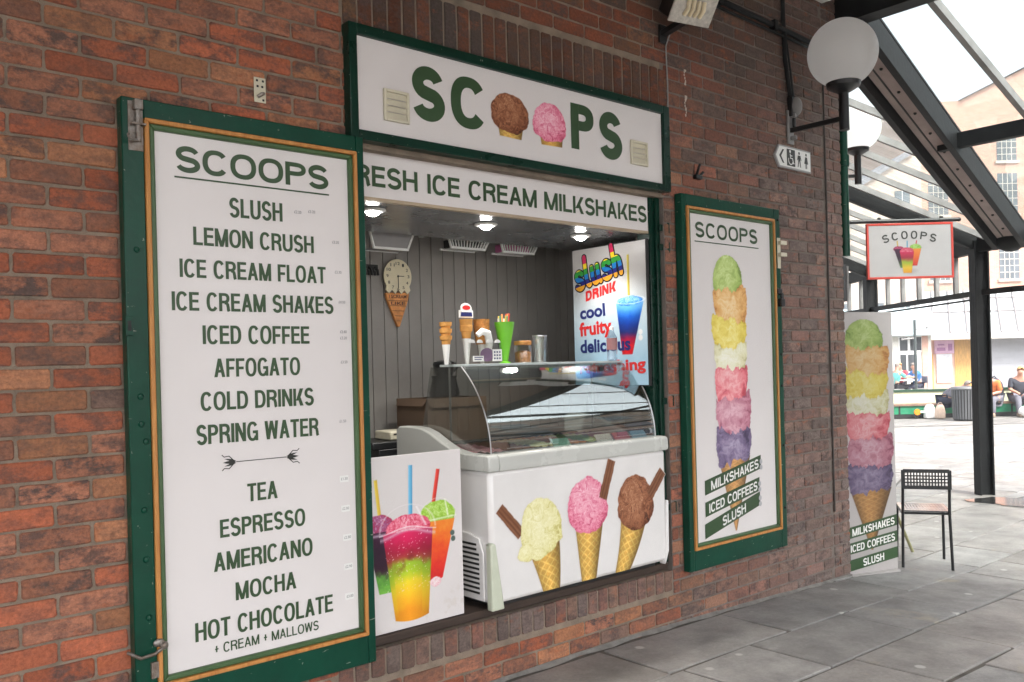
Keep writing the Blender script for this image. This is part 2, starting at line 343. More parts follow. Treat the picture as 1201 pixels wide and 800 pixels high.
def glyph(ch, W, t):
    th = t * 0.88                     # horizontals are a touch thinner
    rect = lambda a, b, c, d: [(a, b), (c, b), (c, d), (a, d)]
    para = lambda x0, x1, w_, y0=0., y1=1.: [(x0, y0), (x0 + w_, y0), (x1 + w_, y1), (x1, y1)]
    pi = math.pi
    if ch == 'A': return [para(0, W / 2 - t * .52, t * 1.04), para(W - t * 1.04, W / 2 - t * .52, t * 1.04), rect(W * .24, .24, W * .76, .24 + th)]
    if ch == 'B':
        return [rect(0, 0, t, 1)] + [rect(t, y, W * .55, y + th) for y in (0, .5 - th / 2 + .02, 1 - th)] + ring(W * .52, .755, W * .44, .245, t, th, -pi / 2, pi / 2, 20) + ring(W * .52, .27, W * .48, .27, t, th, -pi / 2, pi / 2, 20)
    if ch == 'C': return ring(W / 2, .5, W / 2, .52, t, th, .62, 2 * pi - .62, 44)
    if ch == 'D': return [rect(0, 0, t, 1), rect(t, 0, W * .45, th), rect(t, 1 - th, W * .45, 1)] + ring(W * .44, .5, W * .56, .5, t, th, -pi / 2, pi / 2, 28)
    if ch == 'E': return [rect(0, 0, t, 1), rect(t, 0, W, th), rect(t, .5 - th / 2 + .02, W * .93, .5 + th / 2 + .02), rect(t, 1 - th, W * .98, 1)]
    if ch == 'F': return [rect(0, 0, t, 1), rect(t, .47 - th / 2, W * .9, .47 + th / 2), rect(t, 1 - th, W, 1)]
    if ch == 'G': return ring(W / 2, .5, W / 2, .52, t, th, .62, 2 * pi - .55, 44) + [rect(W * .52, .54 - th, W, .54), rect(W - t * .85, .0, W, .54 - th)]
    if ch == 'H': return [rect(0, 0, t, 1), rect(W - t, 0, W, 1), rect(t, .5 - th / 2 + .02, W - t, .5 + th / 2 + .02)]
    if ch == 'I': return [rect(W / 2 - t / 2, 0, W / 2 + t / 2, 1)]
    if ch == 'K': return [rect(0, 0, t, 1), para(t * .9, W - t * 1.25, t * 1.25, .30, 1.), [(W * .40, .54), (W - t * 1.25, 0), (W, 0), (W * .40 + t * .75, .68)]]
    if ch == 'L': return [rect(0, 0, t, 1), rect(t, 0, W, th)]
    if ch == 'M': return [rect(0, 0, t, 1), rect(W - t, 0, W, 1), para(W / 2 - t * .5, t * .0, t * 1.05), para(W / 2 - t * .5, W - t * 1.05, t * 1.05)]
    if ch == 'N': return [rect(0, 0, t, 1), rect(W - t, 0, W, 1), para(W - t * 1.1, 0, t * 1.1)]
    if ch == 'O': return ring(W / 2, .5, W / 2, .52, t, th, 0, 2 * pi, 52)
    if ch == 'P': return [rect(0, 0, t, 1), rect(t, 1 - th, W * .5, 1), rect(t, .42, W * .5, .42 + th)] + ring(W * .48, .71, W * .52, .29, t, th, -pi / 2, pi / 2, 24)
    if ch == 'R': return [rect(0, 0, t, 1), rect(t, 1 - th, W * .5, 1), rect(t, .43, W * .5, .43 + th)] + ring(W * .48, .715, W * .49, .285, t, th, -pi / 2, pi / 2, 24) + strip([(W * .52, .47), (W * .68, .45), (W * .78, .38), (W * .83, .22), (W * .85, .08), (W * .90, 0)], t)
    if ch == 'S':
        pts = []; cx = W / 2; rx = W / 2 - t / 2; ry = (1.04 - th) / 4; yt = 1.02 - th / 2 - ry; yb = -.02 + th / 2 + ry
        for i in range(26):
            a = .30 + (4.15 - .30) * i / 25; pts.append((cx + rx * .94 * math.cos(a), yt + ry * math.sin(a)))
        for i in range(26):
            a = 1.02 + (-2.84 - 1.02) * i / 25; pts.append((cx + rx * math.cos(a), yb + ry * math.sin(a)))
        return strip(pts, lambda s: t * (0.93 + 0.10 * math.sin(math.pi * s)))
    if ch == 'T': return [rect(W / 2 - t / 2, 0, W / 2 + t / 2, 1 - th), rect(0, 1 - th, W, 1)]
    if ch == 'U': return [rect(0, .35, t, 1), rect(W - t, .35, W, 1)] + ring(W / 2, .35, W / 2, .37, t, th, math.pi, 2 * math.pi, 28)
    if ch == 'V': return [para(W / 2 - t * .52, 0, t * 1.04), para(W / 2 - t * .52, W - t * 1.04, t * 1.04)]
    if ch == 'W':
        q = W / 4; return [para(q - t * .5, 0, t), para(q - t * .5, 2 * q - t * .5, t), para(3 * q - t * .5, 2 * q - t * .5, t), para(3 * q - t * .5, W - t, t)]
    if ch == 'Y': return [rect(W / 2 - t / 2, 0, W / 2 + t / 2, .45), para(W / 2 - t * .55, 0, t * 1.1, .40, 1), para(W / 2 - t * .55, W - t * 1.1, t * 1.1, .40, 1)]
    if ch == '+': return [rect(W * .12, .5 - th / 2, W * .88, .5 + th / 2), rect(W / 2 - t / 2, .18, W / 2 + t / 2, .5 - th / 2), rect(W / 2 - t / 2, .5 + th / 2, W / 2 + t / 2, .82)]
    return []
def text_polys(s, x0, x1, z0, z1, t=.16, gap=.13, skew=0.0):
    """capitals fitted between x0..x1 and z0..z1; skew lifts the right end"""
    nat = sum(GW[c] for c in s) + gap * (len(s) - 1); H = z1 - z0; k = (x1 - x0) / (nat * H)
    tt = t * min(1.0, 0.55 + 0.5 * k); out = []; x = 0
    for c in s:
        W = GW[c] * k
        if c == 'I': W = max(W, tt)
        tf_ = lambda p: [(x0 + (x + a) * H, z0 + b * H + skew * (x + a) * H) for a, b in p]
        for p in glyph(c, W, tt): out.append([tf_(q) for q in p] if isinstance(p[0], list) else tf_(p))
        x += (GW[c] + gap) * k
    return out
def bfont_mesh(s, size, offset=0.0, wx=1.0):
    cu = bpy.data.curves.new('t', 'FONT'); cu.body = s; cu.size = size; cu.offset = offset; cu.resolution_u = 4
    o = bpy.data.objects.new('t', cu); COL.objects.link(o)
    dg = bpy.context.evaluated_depsgraph_get(); me = bpy.data.meshes.new_from_object(o.evaluated_get(dg))
    vs = [(v.co.x * wx, v.co.y) for v in me.vertices]; fs = [tuple(p.vertices) for p in me.polygons]
    bpy.data.objects.remove(o); bpy.data.meshes.remove(me); bpy.data.curves.remove(cu)
    return vs, fs
def bfont_add(mb, s, x0, x1, z0, z1, y, offset=0.0, mi=0, rot=0.0):
    """built-in lettering fitted to a box in the XZ plane facing -Y"""
    vs, fs = bfont_mesh(s, 1.0, offset)
    ax = [v[0] for v in vs]; az = [v[1] for v in vs]; sx = (x1 - x0) / (max(ax) - min(ax)); sz = (z1 - z0) / (max(az) - min(az))
    q = [((v[0] - min(ax)) * sx, (v[1] - min(az)) * sz) for v in vs]; c, s_ = math.cos(rot), math.sin(rot)
    mb.add([(x0 + a * c - b * s_, y, z0 + a * s_ + b * c) for a, b in q], fs, mi)

# ------------------------------------------------------------------ printed pictures (painted cell by cell into a colour attribute)
def vnoise(x, y, seed):
    xi = np.floor(x).astype(np.int64); yi = np.floor(y).astype(np.int64); fx = x - xi; fy = y - yi
    fx = fx * fx * (3 - 2 * fx); fy = fy * fy * (3 - 2 * fy)
    def hsh(a, b):
        n = (a * 374761393 + b * 668265263 + seed * 982451653) & 0xffffffff
        n = ((n ^ (n >> 13)) * 1274126177) & 0xffffffff
        return ((n ^ (n >> 16)) & 0xffff) / 65535.0
    return (hsh(xi, yi) * (1 - fx) + hsh(xi + 1, yi) * fx) * (1 - fy) + (hsh(xi, yi + 1) * (1 - fx) + hsh(xi + 1, yi + 1) * fx) * fy
def fbm(x, y, seed, o=4):
    r = 0; a = .5; t = 0
    for i in range(o): r = r + a * vnoise(x * 2 ** i, y * 2 ** i, seed + i * 17); t += a; a *= .55
    return r / t
class Print:
    def __init__(s, x0, x1, z0, z1, cell, bg):
        s.nx = int((x1 - x0) / cell) + 1; s.nz = int((z1 - z0) / cell) + 1; s.cell = cell
        s.U, s.V = np.meshgrid(np.linspace(x0, x1, s.nx), np.linspace(z0, z1, s.nz))
        s.C = np.zeros(s.U.shape + (3,)); s.C[...] = np.array(bg) / 255.; s.A = np.zeros(s.U.shape)
    def over(s, a, col):
        a = np.clip(a, 0, 1); col = np.asarray(col, float)
        if col.ndim == 1: col = col / 255.
        s.C = s.C * (1 - a[..., None]) + col * a[..., None]; s.A = np.maximum(s.A, a)
    def ramp(s, v, cols):
        cols = np.array(cols, float) / 255.; p = np.linspace(0, 1, len(cols)); v = np.clip(v, 0, 1)
        return np.stack([np.interp(v, p, cols[:, i]) for i in range(3)], -1)
    def scoop(s, cx, cz, rx, rz, cols, seed, ragged=.05, flat=0.0, contrast=1.0):
        dx = (s.U - cx) / rx; dz = (s.V - cz) / rz; rr = np.hypot(dx, dz); ang = np.arctan2(dz, dx)
        e = 1 + ragged * (2 * fbm(ang * 1.6 + 9, ang * 0 + seed, seed, 4) - 1) + .07 * (2 * fbm(s.U / rx * 3.1, s.V / rx * 3.1, seed + 3, 3) - 1)
        if flat: e = np.where(dz < 0, e * (1 + flat * np.abs(dx) * np.clip(-dz * 2, 0, 1)), e)
        a = (e - rr) * min(rx, rz) / s.cell + .5
        nz = np.sqrt(np.clip(1 - np.clip(rr, 0, 1) ** 2, 0, 1))
        w1 = fbm(s.U / rx * 2.2, s.V / rx * 2.2, seed + 5) - .5; w2 = fbm(s.U / rx * 2.2 + 7, s.V / rx * 2.2, seed + 6) - .5
        tilt = .9 * dx * np.sign(dz + 1e-6) * .5
        wx = s.U / rx + 1.3 * w1; wz = s.V / rx + 1.3 * w2 + tilt * .3
        rid = 1 - np.abs(2 * fbm(wx * 2.6, wz * 4.6, seed + 8, 4) - 1) * 2.4
        rid2 = 1 - np.abs(2 * fbm(wx * 8, wz * 15, seed + 11, 3) - 1) * 2.2
        fleck = np.clip((fbm(wx * 16, wz * 24, seed + 15, 2) - .62) * 5, 0, 1)
        v = .40 + .34 * (nz - .6) + .14 * (.7 * dz - .3 * dx) + contrast * (.34 * (rid - .45) + .26 * (rid2 - .45) + .25 * fleck) + .10
        s.over(a, s.ramp(v, cols))
    def cone(s, x0, z0, w0, x1, z1, w1, k=11, bend=0.0, pale=(228, 192, 104), dark=(196, 146, 66)):
        L = math.hypot(x1 - x0, z1 - z0); ux, uz = (x1 - x0) / L, (z1 - z0) / L
        t = ((s.U - x0) * ux + (s.V - z0) * uz) / L; q = (-(s.U - x0) * uz + (s.V - z0) * ux) - bend * t * (1 - t) * 4
        wd = w0 + (w1 - w0) * np.clip(t, 0, 1); qq = q / wd
        a = np.minimum((1 - np.abs(qq)) * wd / s.cell + .5, np.minimum(t * L / s.cell + .5, (1 - t) * L / s.cell + .5))
        asn = np.arcsin(np.clip(qq, -1, 1)) / 1.57
        g = lambda v: np.abs(((v % 1) - .5) * 2)
        ln = np.maximum(g(t * k + asn * 2.2), g(t * k - asn * 2.2 + .5)); ln = np.clip((ln - .70) / .18, 0, 1)
        sh = np.clip(1.08 - .42 * np.abs(qq + .15) ** 1.6, 0, 1.2) * (.88 + .24 * fbm(s.U * 60, s.V * 60, 41))
        base = np.array(dark) / 255. * (1 - ln[..., None]) * 0 + (np.array(pale) / 255. * ln[..., None] + (np.array(pale) * .35 + np.array(dark) * .65) / 255. * (1 - ln[..., None]))
        s.over(a, base * sh[..., None])
    def bar(s, x0, z0, x1, z1, wd, cols, seed=3, grain=True):
        L = math.hypot(x1 - x0, z1 - z0); ux, uz = (x1 - x0) / L, (z1 - z0) / L
        t = ((s.U - x0) * ux + (s.V - z0) * uz); q = (-(s.U - x0) * uz + (s.V - z0) * ux)
        j = .25 * wd * (fbm(t * 40, q * 30, seed) - .5) if grain else 0
        a = np.minimum((wd - np.abs(q + j)) / s.cell + .5, np.minimum(t / s.cell + .5, (L - t + (j if grain else 0)) / s.cell + .5))
        v = .5 + .22 * np.sin(q / wd * 9 + 3 * fbm(t * 25, q * 90, seed + 2)) + .5 * (fbm(t * 14, q * 160, seed + 1) - .5) if grain else .5 - .4 * q / wd
        s.over(a, s.ramp(v, cols))
    def quad(s, xl0, xr0, z0, xl1, xr1, z1, colfn, alpha=1.0, rnd=0.0):
        t = np.clip((s.V - z0) / (z1 - z0), 0, 1); xl = xl0 + (xl1 - xl0) * t; xr = xr0 + (xr1 - xr0) * t
        q = (s.U - xl) / (xr - xl)
        zb = z0 - rnd * (1 - (2 * q - 1) ** 2)
        a = np.minimum(np.minimum((s.U - xl), (xr - s.U)) / s.cell + .5, np.minimum((s.V - zb) / s.cell + .5, (z1 - s.V) / s.cell + .5))
        s.over(np.clip(a, 0, 1) * alpha, colfn(t, q)); return t, q
    def mesh(s, name, y, parent, keep_all=False, M=None, mat_=None):
        idx = np.arange(s.nx * s.nz).reshape(s.nz, s.nx)
        q = np.stack([idx[:-1, :-1], idx[:-1, 1:], idx[1:, 1:], idx[1:, :-1]], -1).reshape(-1, 4)
        if not keep_all:
            al = s.A.ravel()[q].max(1) > .03; q = q[al]
        used = np.unique(q); mp = np.full(s.nx * s.nz, -1); mp[used] = np.arange(len(used)); q = mp[q]
        V3 = np.stack([s.U.ravel(), np.full(s.nx * s.nz, y), s.V.ravel()], -1)[used]
        if M is not None:
            A = np.array(M); V3 = V3 @ A[:3, :3].T + A[:3, 3]
        me = bpy.data.meshes.new(name); me.from_pydata(V3.tolist(), [], q.tolist()); me.materials.append(mat_ or M_PRINT)
        c = np.clip(s.C.reshape(-1, 3)[used], 0, 1); lin = np.where(c <= .04045, c / 12.92, ((c + .055) / 1.055) ** 2.4)
        a = me.color_attributes.new('Col', 'FLOAT_COLOR', 'POINT'); a.data.foreach_set('color', np.concatenate([lin, np.ones((len(lin), 1))], 1).astype(np.float32).ravel())
        me.update(); o = bpy.data.objects.new(name, me); COL.objects.link(o); o.parent = parent
        return o
PAPER = (219, 214, 213)
VANILLA = [(186, 174, 96), (222, 216, 148), (238, 234, 184), (250, 247, 220)]
STRAWB = [(176, 60, 92), (222, 108, 140), (238, 158, 180), (250, 208, 220)]
CHOC = [(62, 30, 18), (118, 68, 44), (156, 100, 70), (196, 146, 112)]
FLAKE = [(84, 48, 30), (122, 76, 50), (150, 102, 74)]

# ================================================================== SETTING: ground
def slab_field():
    mb = MB(); rnd = random.Random(11)
    y = -0.015 + 0.0
    rows = []
    yy = -0.02
    # rows run along the wall; build from the wall towards the camera and away behind the corner line
    ys = [-0.03]
    ys += [-.50, -.96, -1.42, -1.95]
    while ys[-1] > -10: ys.append(ys[-1] - rnd.choice([.42, .48, .52, .58, .66]))
    up = [-0.03]
    while up[-1] < 17: up.append(up[-1] + rnd.choice([.52, .60, .68, .78]))
    bands = [(ys[i + 1], ys[i]) for i in range(len(ys) - 1)] + [(up[i], up[i + 1]) for i in range(len(up) - 1)]
    for (a, b) in bands:
        x = -4 + rnd.random() * .8 if b <= 0 else 5.2 + rnd.random()
        if b < -5.4: continue
        while x < 26:
            L = rnd.choice([.55, .66, .78, .86, .92, 1.02, 1.15]); x1 = x + L
            if not (b > 0.0 and x < 5.6 + max(0, a) * 0.9 - .5):
                j = .003 + rnd.random() * .005
                g = rnd.uniform(.80, 1.16); wm = rnd.uniform(-.012, .02)
                c = (0.285 * g + wm, 0.276 * g + wm * .5, 0.264 * g + wm * .1, rnd.random())
                tz = [rnd.uniform(-.003, .003) for _ in range(4)]
                P = [(x + j, a + j), (x1 - j, a + j), (x1 - j, b - j), (x + j, b - j)]
                P = [(p[0] + rnd.uniform(-.016, .016), p[1] + rnd.uniform(-.012, .012)) for p in P]
                cx, cy = (x + x1) / 2, (a + b) / 2
                top = [(p[0] + (.005 if p[0] < cx else -.005), p[1] + (.005 if p[1] < cy else -.005), gz(p[0]) + tz[i]) for i, p in enumerate(P)]
                mid = [(p[0], p[1], gz(p[0]) + tz[i] - .0035) for i, p in enumerate(P)]
                lo = [(p[0], p[1], gz(p[0]) - .05) for i, p in enumerate(P)]
                fs = [(0, 1, 2, 3)] + [(4 + i, 4 + (i + 1) % 4, (i + 1) % 4, i) for i in range(4)] + [(8 + i, 8 + (i + 1) % 4, 4 + (i + 1) % 4, 4 + i) for i in range(4)]
                mb.add(top + mid + lo, fs, 0, c)
            x = x1
    return mb
def stone_mat():
    m = bpy.data.materials.new('york_stone_flags'); m.use_nodes = True; N = m.node_tree; P = N.nodes['Principled BSDF']; L = N.links
    at = N.nodes.new('ShaderNodeAttribute'); at.attribute_name = 'Col'; tc = N.nodes.new('ShaderNodeTexCoord')
    def noise(sc, det, rg=.6):
        n = N.nodes.new('ShaderNodeTexNoise'); n.inputs['Scale'].default_value = sc; n.inputs['Detail'].default_value = det; n.inputs['Roughness'].default_value = rg; L.new(tc.outputs['Object'], n.inputs['Vector']); return n.outputs['Fac']
    def mr(s, a, b, c=0., d=1.):
        r = N.nodes.new('ShaderNodeMapRange'); r.inputs['From Min'].default_value = a; r.inputs['From Max'].default_value = b; r.inputs['To Min'].default_value = c; r.inputs['To Max'].default_value = d; L.new(s, r.inputs[0]); return r.outputs[0]
    def mix(f, a, b, mode='MIX'):
        x = N.nodes.new('ShaderNodeMix'); x.data_type = 'RGBA'; x.blend_type = mode
        if isinstance(f, float): x.inputs['Factor'].default_value = f
        else: L.new(f, x.inputs['Factor'])
        L.new(a, x.inputs['A'])
        if isinstance(b, tuple): x.inputs['B'].default_value = (*b, 1)
        else: L.new(b, x.inputs['B'])
        return x.outputs['Result']
    c = mix(1.0, at.outputs['Color'], mr(noise(3.0, 8, .7), .25, .78, .55, 1.45), 'MULTIPLY')
    c = mix(1.0, c, mr(noise(60, 5, .7), .2, .8, .8, 1.2), 'MULTIPLY')
    c = mix(mr(noise(1.1, 6, .65), .52, .72, 0., .55), c, (0.14, 0.13, 0.115))
    c = mix(mr(noise(1.7, 6, .65), .60, .70, 0., .55), c, (0.42, 0.36, 0.26))
    vo = N.nodes.new('ShaderNodeTexVoronoi'); vo.inputs['Scale'].default_value = 4.2; vo.feature = 'F1'; L.new(tc.outputs['Object'], vo.inputs['Vector'])
    gum = mr(vo.outputs['Distance'], .085, .125, .75, 0.)
    vs = N.nodes.new('ShaderNodeSeparateColor'); L.new(vo.outputs['Color'], vs.inputs[0])
    gs = N.nodes.new('ShaderNodeMath'); gs.operation = 'GREATER_THAN'; gs.inputs[1].default_value = .45; L.new(vs.outputs[0], gs.inputs[0])
    gm = N.nodes.new('ShaderNodeMath'); gm.operation = 'MULTIPLY'; L.new(gum, gm.inputs[0]); L.new(gs.outputs[0], gm.inputs[1])
    c = mix(gm.outputs[0], c, (0.56, 0.55, 0.53))
    L.new(c, P.inputs['Base Color'])
    L.new(mr(noise(2.2, 6), .3, .7, .38, .72), P.inputs['Roughness'])
    b = N.nodes.new('ShaderNodeBump'); b.inputs['Strength'].default_value = .45; b.inputs['Distance'].default_value = .012; L.new(noise(9, 8, .65), b.inputs['Height'])
    b2 = N.nodes.new('ShaderNodeBump'); b2.inputs['Strength'].default_value = .35; b2.inputs['Distance'].default_value = .004; L.new(noise(70, 4, .7), b2.inputs['Height']); L.new(b.outputs[0], b2.inputs['Normal']); L.new(b2.outputs[0], P.inputs['Normal'])
    return m
M_STONE = stone_mat()
structure(obj('paving', slab_field(), M_STONE, fix=False, smooth=0))
M_JOINT = mat('joint_sand', (0.13, 0.118, 0.102), 0.95, 0, 0.4, 8, 0.4, 120)
gb = MB()
xs = [-60, -4, 3.0] + [3 + 4.5 * i / 10 for i in range(1, 11)] + [12, 27, 400]
for i in range(len(xs) - 1):
    a, b = xs[i], xs[i + 1]
    gb.add([(a, -300, gz(a) - .0095), (b, -300, gz(b) - .0095), (b, 300, gz(b) - .0095), (a, 300, gz(a) - .0095)], [(0, 1, 2, 3)])
M_PLAZA = mat('plaza_setts', (0.235, 0.226, 0.212), 0.85, 0, 0.2, 0.8, 0.3, 40)
N = M_PLAZA.node_tree; P = N.nodes['Principled BSDF']; src = P.inputs['Base Color'].links[0].from_socket
bk_ = N.nodes.new('ShaderNodeTexBrick'); bk_.inputs['Color1'].default_value = (1, 1, 1, 1); bk_.inputs['Color2'].default_value = (.82, .82, .83, 1); bk_.inputs['Mortar'].default_value = (.55, .54, .52, 1); bk_.inputs['Scale'].default_value = .9; bk_.inputs['Brick Width'].default_value = .8; bk_.inputs['Row Height'].default_value = .5; bk_.inputs['Mortar Size'].default_value = .02
tc = N.nodes.new('ShaderNodeTexCoord'); N.links.new(tc.outputs['Object'], bk_.inputs['Vector']); mx_ = N.nodes.new('ShaderNodeMix'); mx_.data_type = 'RGBA'; mx_.blend_type = 'MULTIPLY'; mx_.inputs['Factor'].default_value = 1
N.links.new(src, mx_.inputs['A']); N.links.new(bk_.outputs['Color'], mx_.inputs['B']); N.links.new(mx_.outputs['Result'], P.inputs['Base Color'])
structure(obj('ground', gb, M_JOINT, fix=False, smooth=0))
rd = MB(); rd.add([(-60, -60, .0), (60, -60, .0), (60, -5.45, .0), (-60, -5.45, .0)], [(0, 1, 2, 3)])  # unseen dark sheet, added to cut the light bounced up onto the wall
for i_ in range(4):
    v_ = rd.v[i_]; rd.v[i_] = (v_[0], v_[1], gz(v_[0]) + (.03 if v_[0] > 0 else .03))
structure(obj('unseen_dark_ground', rd, mat('bounce_cut_grey', (0.075, 0.073, 0.070), .85, 0, .2, 6, .5, 120), fix=False, smooth=0))
pz = MB(); c0 = [LD(3, 19.5), LD(60, 19.5), LD(60, 120), LD(-20, 120), LD(-20, 19.5)]
pz.add([(p.x, p.y, -.012) for p in c0], [(0, 1, 2, 3, 4)]); structure(obj('plaza', pz, M_PLAZA, fix=False, smooth=0))

# ================================================================== SETTING: brick wall
WX1 = 5.90                       # the corner
OX0, OX1, OZ0, OZ1 = 1.80, 3.915, 0.405, 2.50
brng = random.Random(5)
def brick_col(x, z):
    r = brng.random()
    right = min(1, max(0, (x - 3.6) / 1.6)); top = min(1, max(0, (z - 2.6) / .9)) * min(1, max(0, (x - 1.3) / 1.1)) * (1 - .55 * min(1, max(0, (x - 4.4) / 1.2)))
    if r < .38 - .20 * right: c = (0.40, 0.108, 0.049); mot = .15 + brng.random() * .7
    elif r < .54 - .18 * right: c = (0.40, 0.165, 0.078); mot = .2 + brng.random() * .7
    elif r < .92 - .15 * right: c = (0.36, 0.140, 0.080); mot = .45 + brng.random() * .55
    else: c = (0.25, 0.150, 0.115); mot = .6 + brng.random() * .4
    k = brng.uniform(.76, 1.36) * (1 - .20 * right)
    c = [v * k for v in c]
    low = min(1, max(0, (1.1 - z) / .8)); tone = (0.235, 0.165, 0.135)
    q = .15 * low * right + .30 * right
    c = [v * (1 - q) + t_ * q for v, t_ in zip(c, tone)]
    g = (c[0] + c[1] + c[2]) / 3
    gr = .06 + .42 * right
    c = [v * (1 - gr) + g * gr * t for v, t in zip(c, (1.18, 1.12, 1.12))]
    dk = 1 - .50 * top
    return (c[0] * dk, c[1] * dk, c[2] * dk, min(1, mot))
def brick(mb, x0, x1, z0, z1, T=None, col=None, depth=.014):
    """one brick face in the XZ plane (front towards -Y) with worn arrises"""
    j = lambda a: brng.uniform(-a, a)
    p = -brng.uniform(.0, .0025); w_, hh = x1 - x0, z1 - z0; c = min(.006, hh * .1); i = .0035
    def ringv(ins, y, jj):
        a0, a1, b0, b1 = x0 + ins, x1 - ins, z0 + ins, z1 - ins
        mx = (a0 + a1) / 2; mz = (b0 + b1) / 2
        return [(a0 + c, y, b0 + j(jj)), (mx, y, b0 + j(jj)), (a1 - c, y, b0 + j(jj)), (a1 + j(jj), y, b0 + c), (a1 + j(jj), y, mz), (a1 + j(jj), y, b1 - c), (a1 - c, y, b1 + j(jj)), (mx, y, b1 + j(jj)), (a0 + c, y, b1 + j(jj)), (a0 + j(jj), y, b1 - c), (a0 + j(jj), y, mz), (a0 + j(jj), y, b0 + c)]
    vs = ringv(i, p, .0022) + ringv(0, p + .004, .0022) + ringv(0, p + depth, .0)
    if T is not None: vs = [T(q) for q in vs]
    n = 12
    fs = [tuple(range(n))] + [(k + n, (k + 1) % n + n, (k + 1) % n, k) for k in range(n)] + [(k + 2 * n, (k + 1) % n + 2 * n, (k + 1) % n + n, k + n) for k in range(n)]
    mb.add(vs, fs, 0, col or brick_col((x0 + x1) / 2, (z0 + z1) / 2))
PIT, CRS, JT = 0.2225, 0.075, 0.0105
ZB = 1.758 - 0.075 * 24 + .005          # top of a bed joint
wall = thing('brick_wall', 'mottled red and purple brick wall around the ice cream hatch', 'wall', (0, 0, 0))
bm_ = MB()
k = 0
while True:
    z0 = ZB + CRS * k; z1 = z0 + CRS - JT
    if z0 > 4.18: break
    off = 0.639 + (PIT / 2 if (k % 2) else 0)
    if z1 > gz(3) - .09:
        n0 = int((-2.0 - off) / PIT)
        x = off + n0 * PIT
        while x < 5.66:
            a, b = x + JT / 2, x + PIT - JT / 2
            b = min(b, 5.67); zc = (z0 + z1) / 2
            pieces = [(a, b)]
            holes = []
            if OZ0 - .13 < zc < OZ1 + .02: holes.append((OX0 - .0, OX1))
            elif zc <= OZ0 - .13: pass
            if 2.99 < zc < 3.235: holes.append((1.872, 3.94))
            if OZ1 <= zc <= 2.99: holes.append((1.90, 3.90))
            if .26 < zc < .42: holes.append((OX0 - .02, OX1 - .025))
            for h0, h1 in holes:
                np_ = []
                for p0, p1 in pieces:
                    if p1 <= h0 or p0 >= h1: np_.append((p0, p1)); continue
                    if p0 < h0 - .03: np_.append((p0, h0 - .004))
                    if p1 > h1 + .03: np_.append((h1 + .004, p1))
                pieces = np_
            for p0, p1 in pieces:
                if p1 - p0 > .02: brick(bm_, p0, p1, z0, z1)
            x += PIT
        # the corner strip: closers and three-quarter bats
        if k % 2 == 0: segs = [(5.685, 5.745), (5.755, WX1)]
        else: segs = [(5.685, 5.79), (5.80, WX1)]
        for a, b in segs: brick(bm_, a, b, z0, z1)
    k += 1
x = 1.876                                  # soldier course over the fascia
while x < 3.93:
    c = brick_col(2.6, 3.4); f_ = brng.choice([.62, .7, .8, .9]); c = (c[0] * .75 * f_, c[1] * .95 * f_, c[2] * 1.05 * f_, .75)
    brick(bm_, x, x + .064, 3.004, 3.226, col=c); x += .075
x = OX0 - .02                              # brick on edge sill
while x < OX1 - .06:
    c = brick_col(4.5, 1.0); brick(bm_, x, x + .066, .283, .396, col=(c[0] * .75, c[1] * .8, c[2] * .85, .7)); x += .0763
# the return that leaves the corner at an angle
ret_dir = Vector((CA, SA, 0)); ret_n = Vector((SA, -CA, 0))
def TR(q): p = Vector((WX1, 0, 0)) + ret_dir * q[0] - ret_n * q[1]; return (p.x, p.y, q[2])
kk = 0
while ZB + CRS * kk < 4.18:
    z0 = ZB + CRS * kk; x = .0 if kk % 2 else -PIT / 2
    while x < 7.0:
        a = max(.006, x + JT / 2); b = x + PIT - JT / 2
        if b - a > .03: brick(bm_, a, b, z0, z0 + CRS - JT, T=TR)
        x += PIT
    kk += 1
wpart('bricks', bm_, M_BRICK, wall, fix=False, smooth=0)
mo = MB()
mo.box(-3.0, OX0, .0055, .215, -.1, 4.3); mo.box(OX0, OX1, .0055, .215, -.1, .392); mo.box(OX0, OX1, .0055, .215, OZ1, 4.3)
wpart('mortar_bed', mo, M_MORTAR, wall, smooth=0)
mo = MB(); mo.box(OX1 + .0005, WX1 - .004, .0050, .215, -.1, 4.3); wpart('corner_mortar', mo, M_MORTARP, wall, smooth=0)
mr_ = MB(); a = [TR((0.003, .006, -.1)), TR((7.0, .006, -.1)), TR((7.0, .215, -.1)), TR((-.12, .215, -.1))]
mr_.add(a + [(p[0], p[1], 4.3) for p in a], [(0, 1, 2, 3), (4, 5, 6, 7), (0, 1, 5, 4), (1, 2, 6, 5), (2, 3, 7, 6), (3, 0, 4, 7)])
wpart('return_mortar', mr_, M_MORTARP, wall, smooth=0)
M_FILL = mat('grey_cement', (0.19, 0.18, 0.165), .95, 0, .3, 14, .6, 120)
fl = MB()                                   # cement fillet where the wall meets the flags
for i in range(60):
    x0 = -1 + 6.9 * i / 60; x1 = -1 + 6.9 * (i + 1) / 60
    f0 = .022 + .012 * math.sin(i * 1.7); f1 = .022 + .012 * math.sin((i + 1) * 1.7)
    fl.add([(x0, .0, gz(x0) + .012), (x1, .0, gz(x1) + .012), (x1, -f1, gz(x1) - .004), (x0, -f0, gz(x0) - .004)], [(0, 1, 2, 3)])
wpart('cement_fillet', fl, M_FILL, wall, smooth=60)
# ceiling over the walk
M_CEIL = mat('dark_ceiling_boards', (0.15, 0.085, 0.055), 0.8, 0, 0.2, 3, 0.2, 20)
cl = MB(); cl.box(-4, 5.93, -6.2, 0.02, 4.17, 4.32); structure(obj('ceiling', cl, M_CEIL))

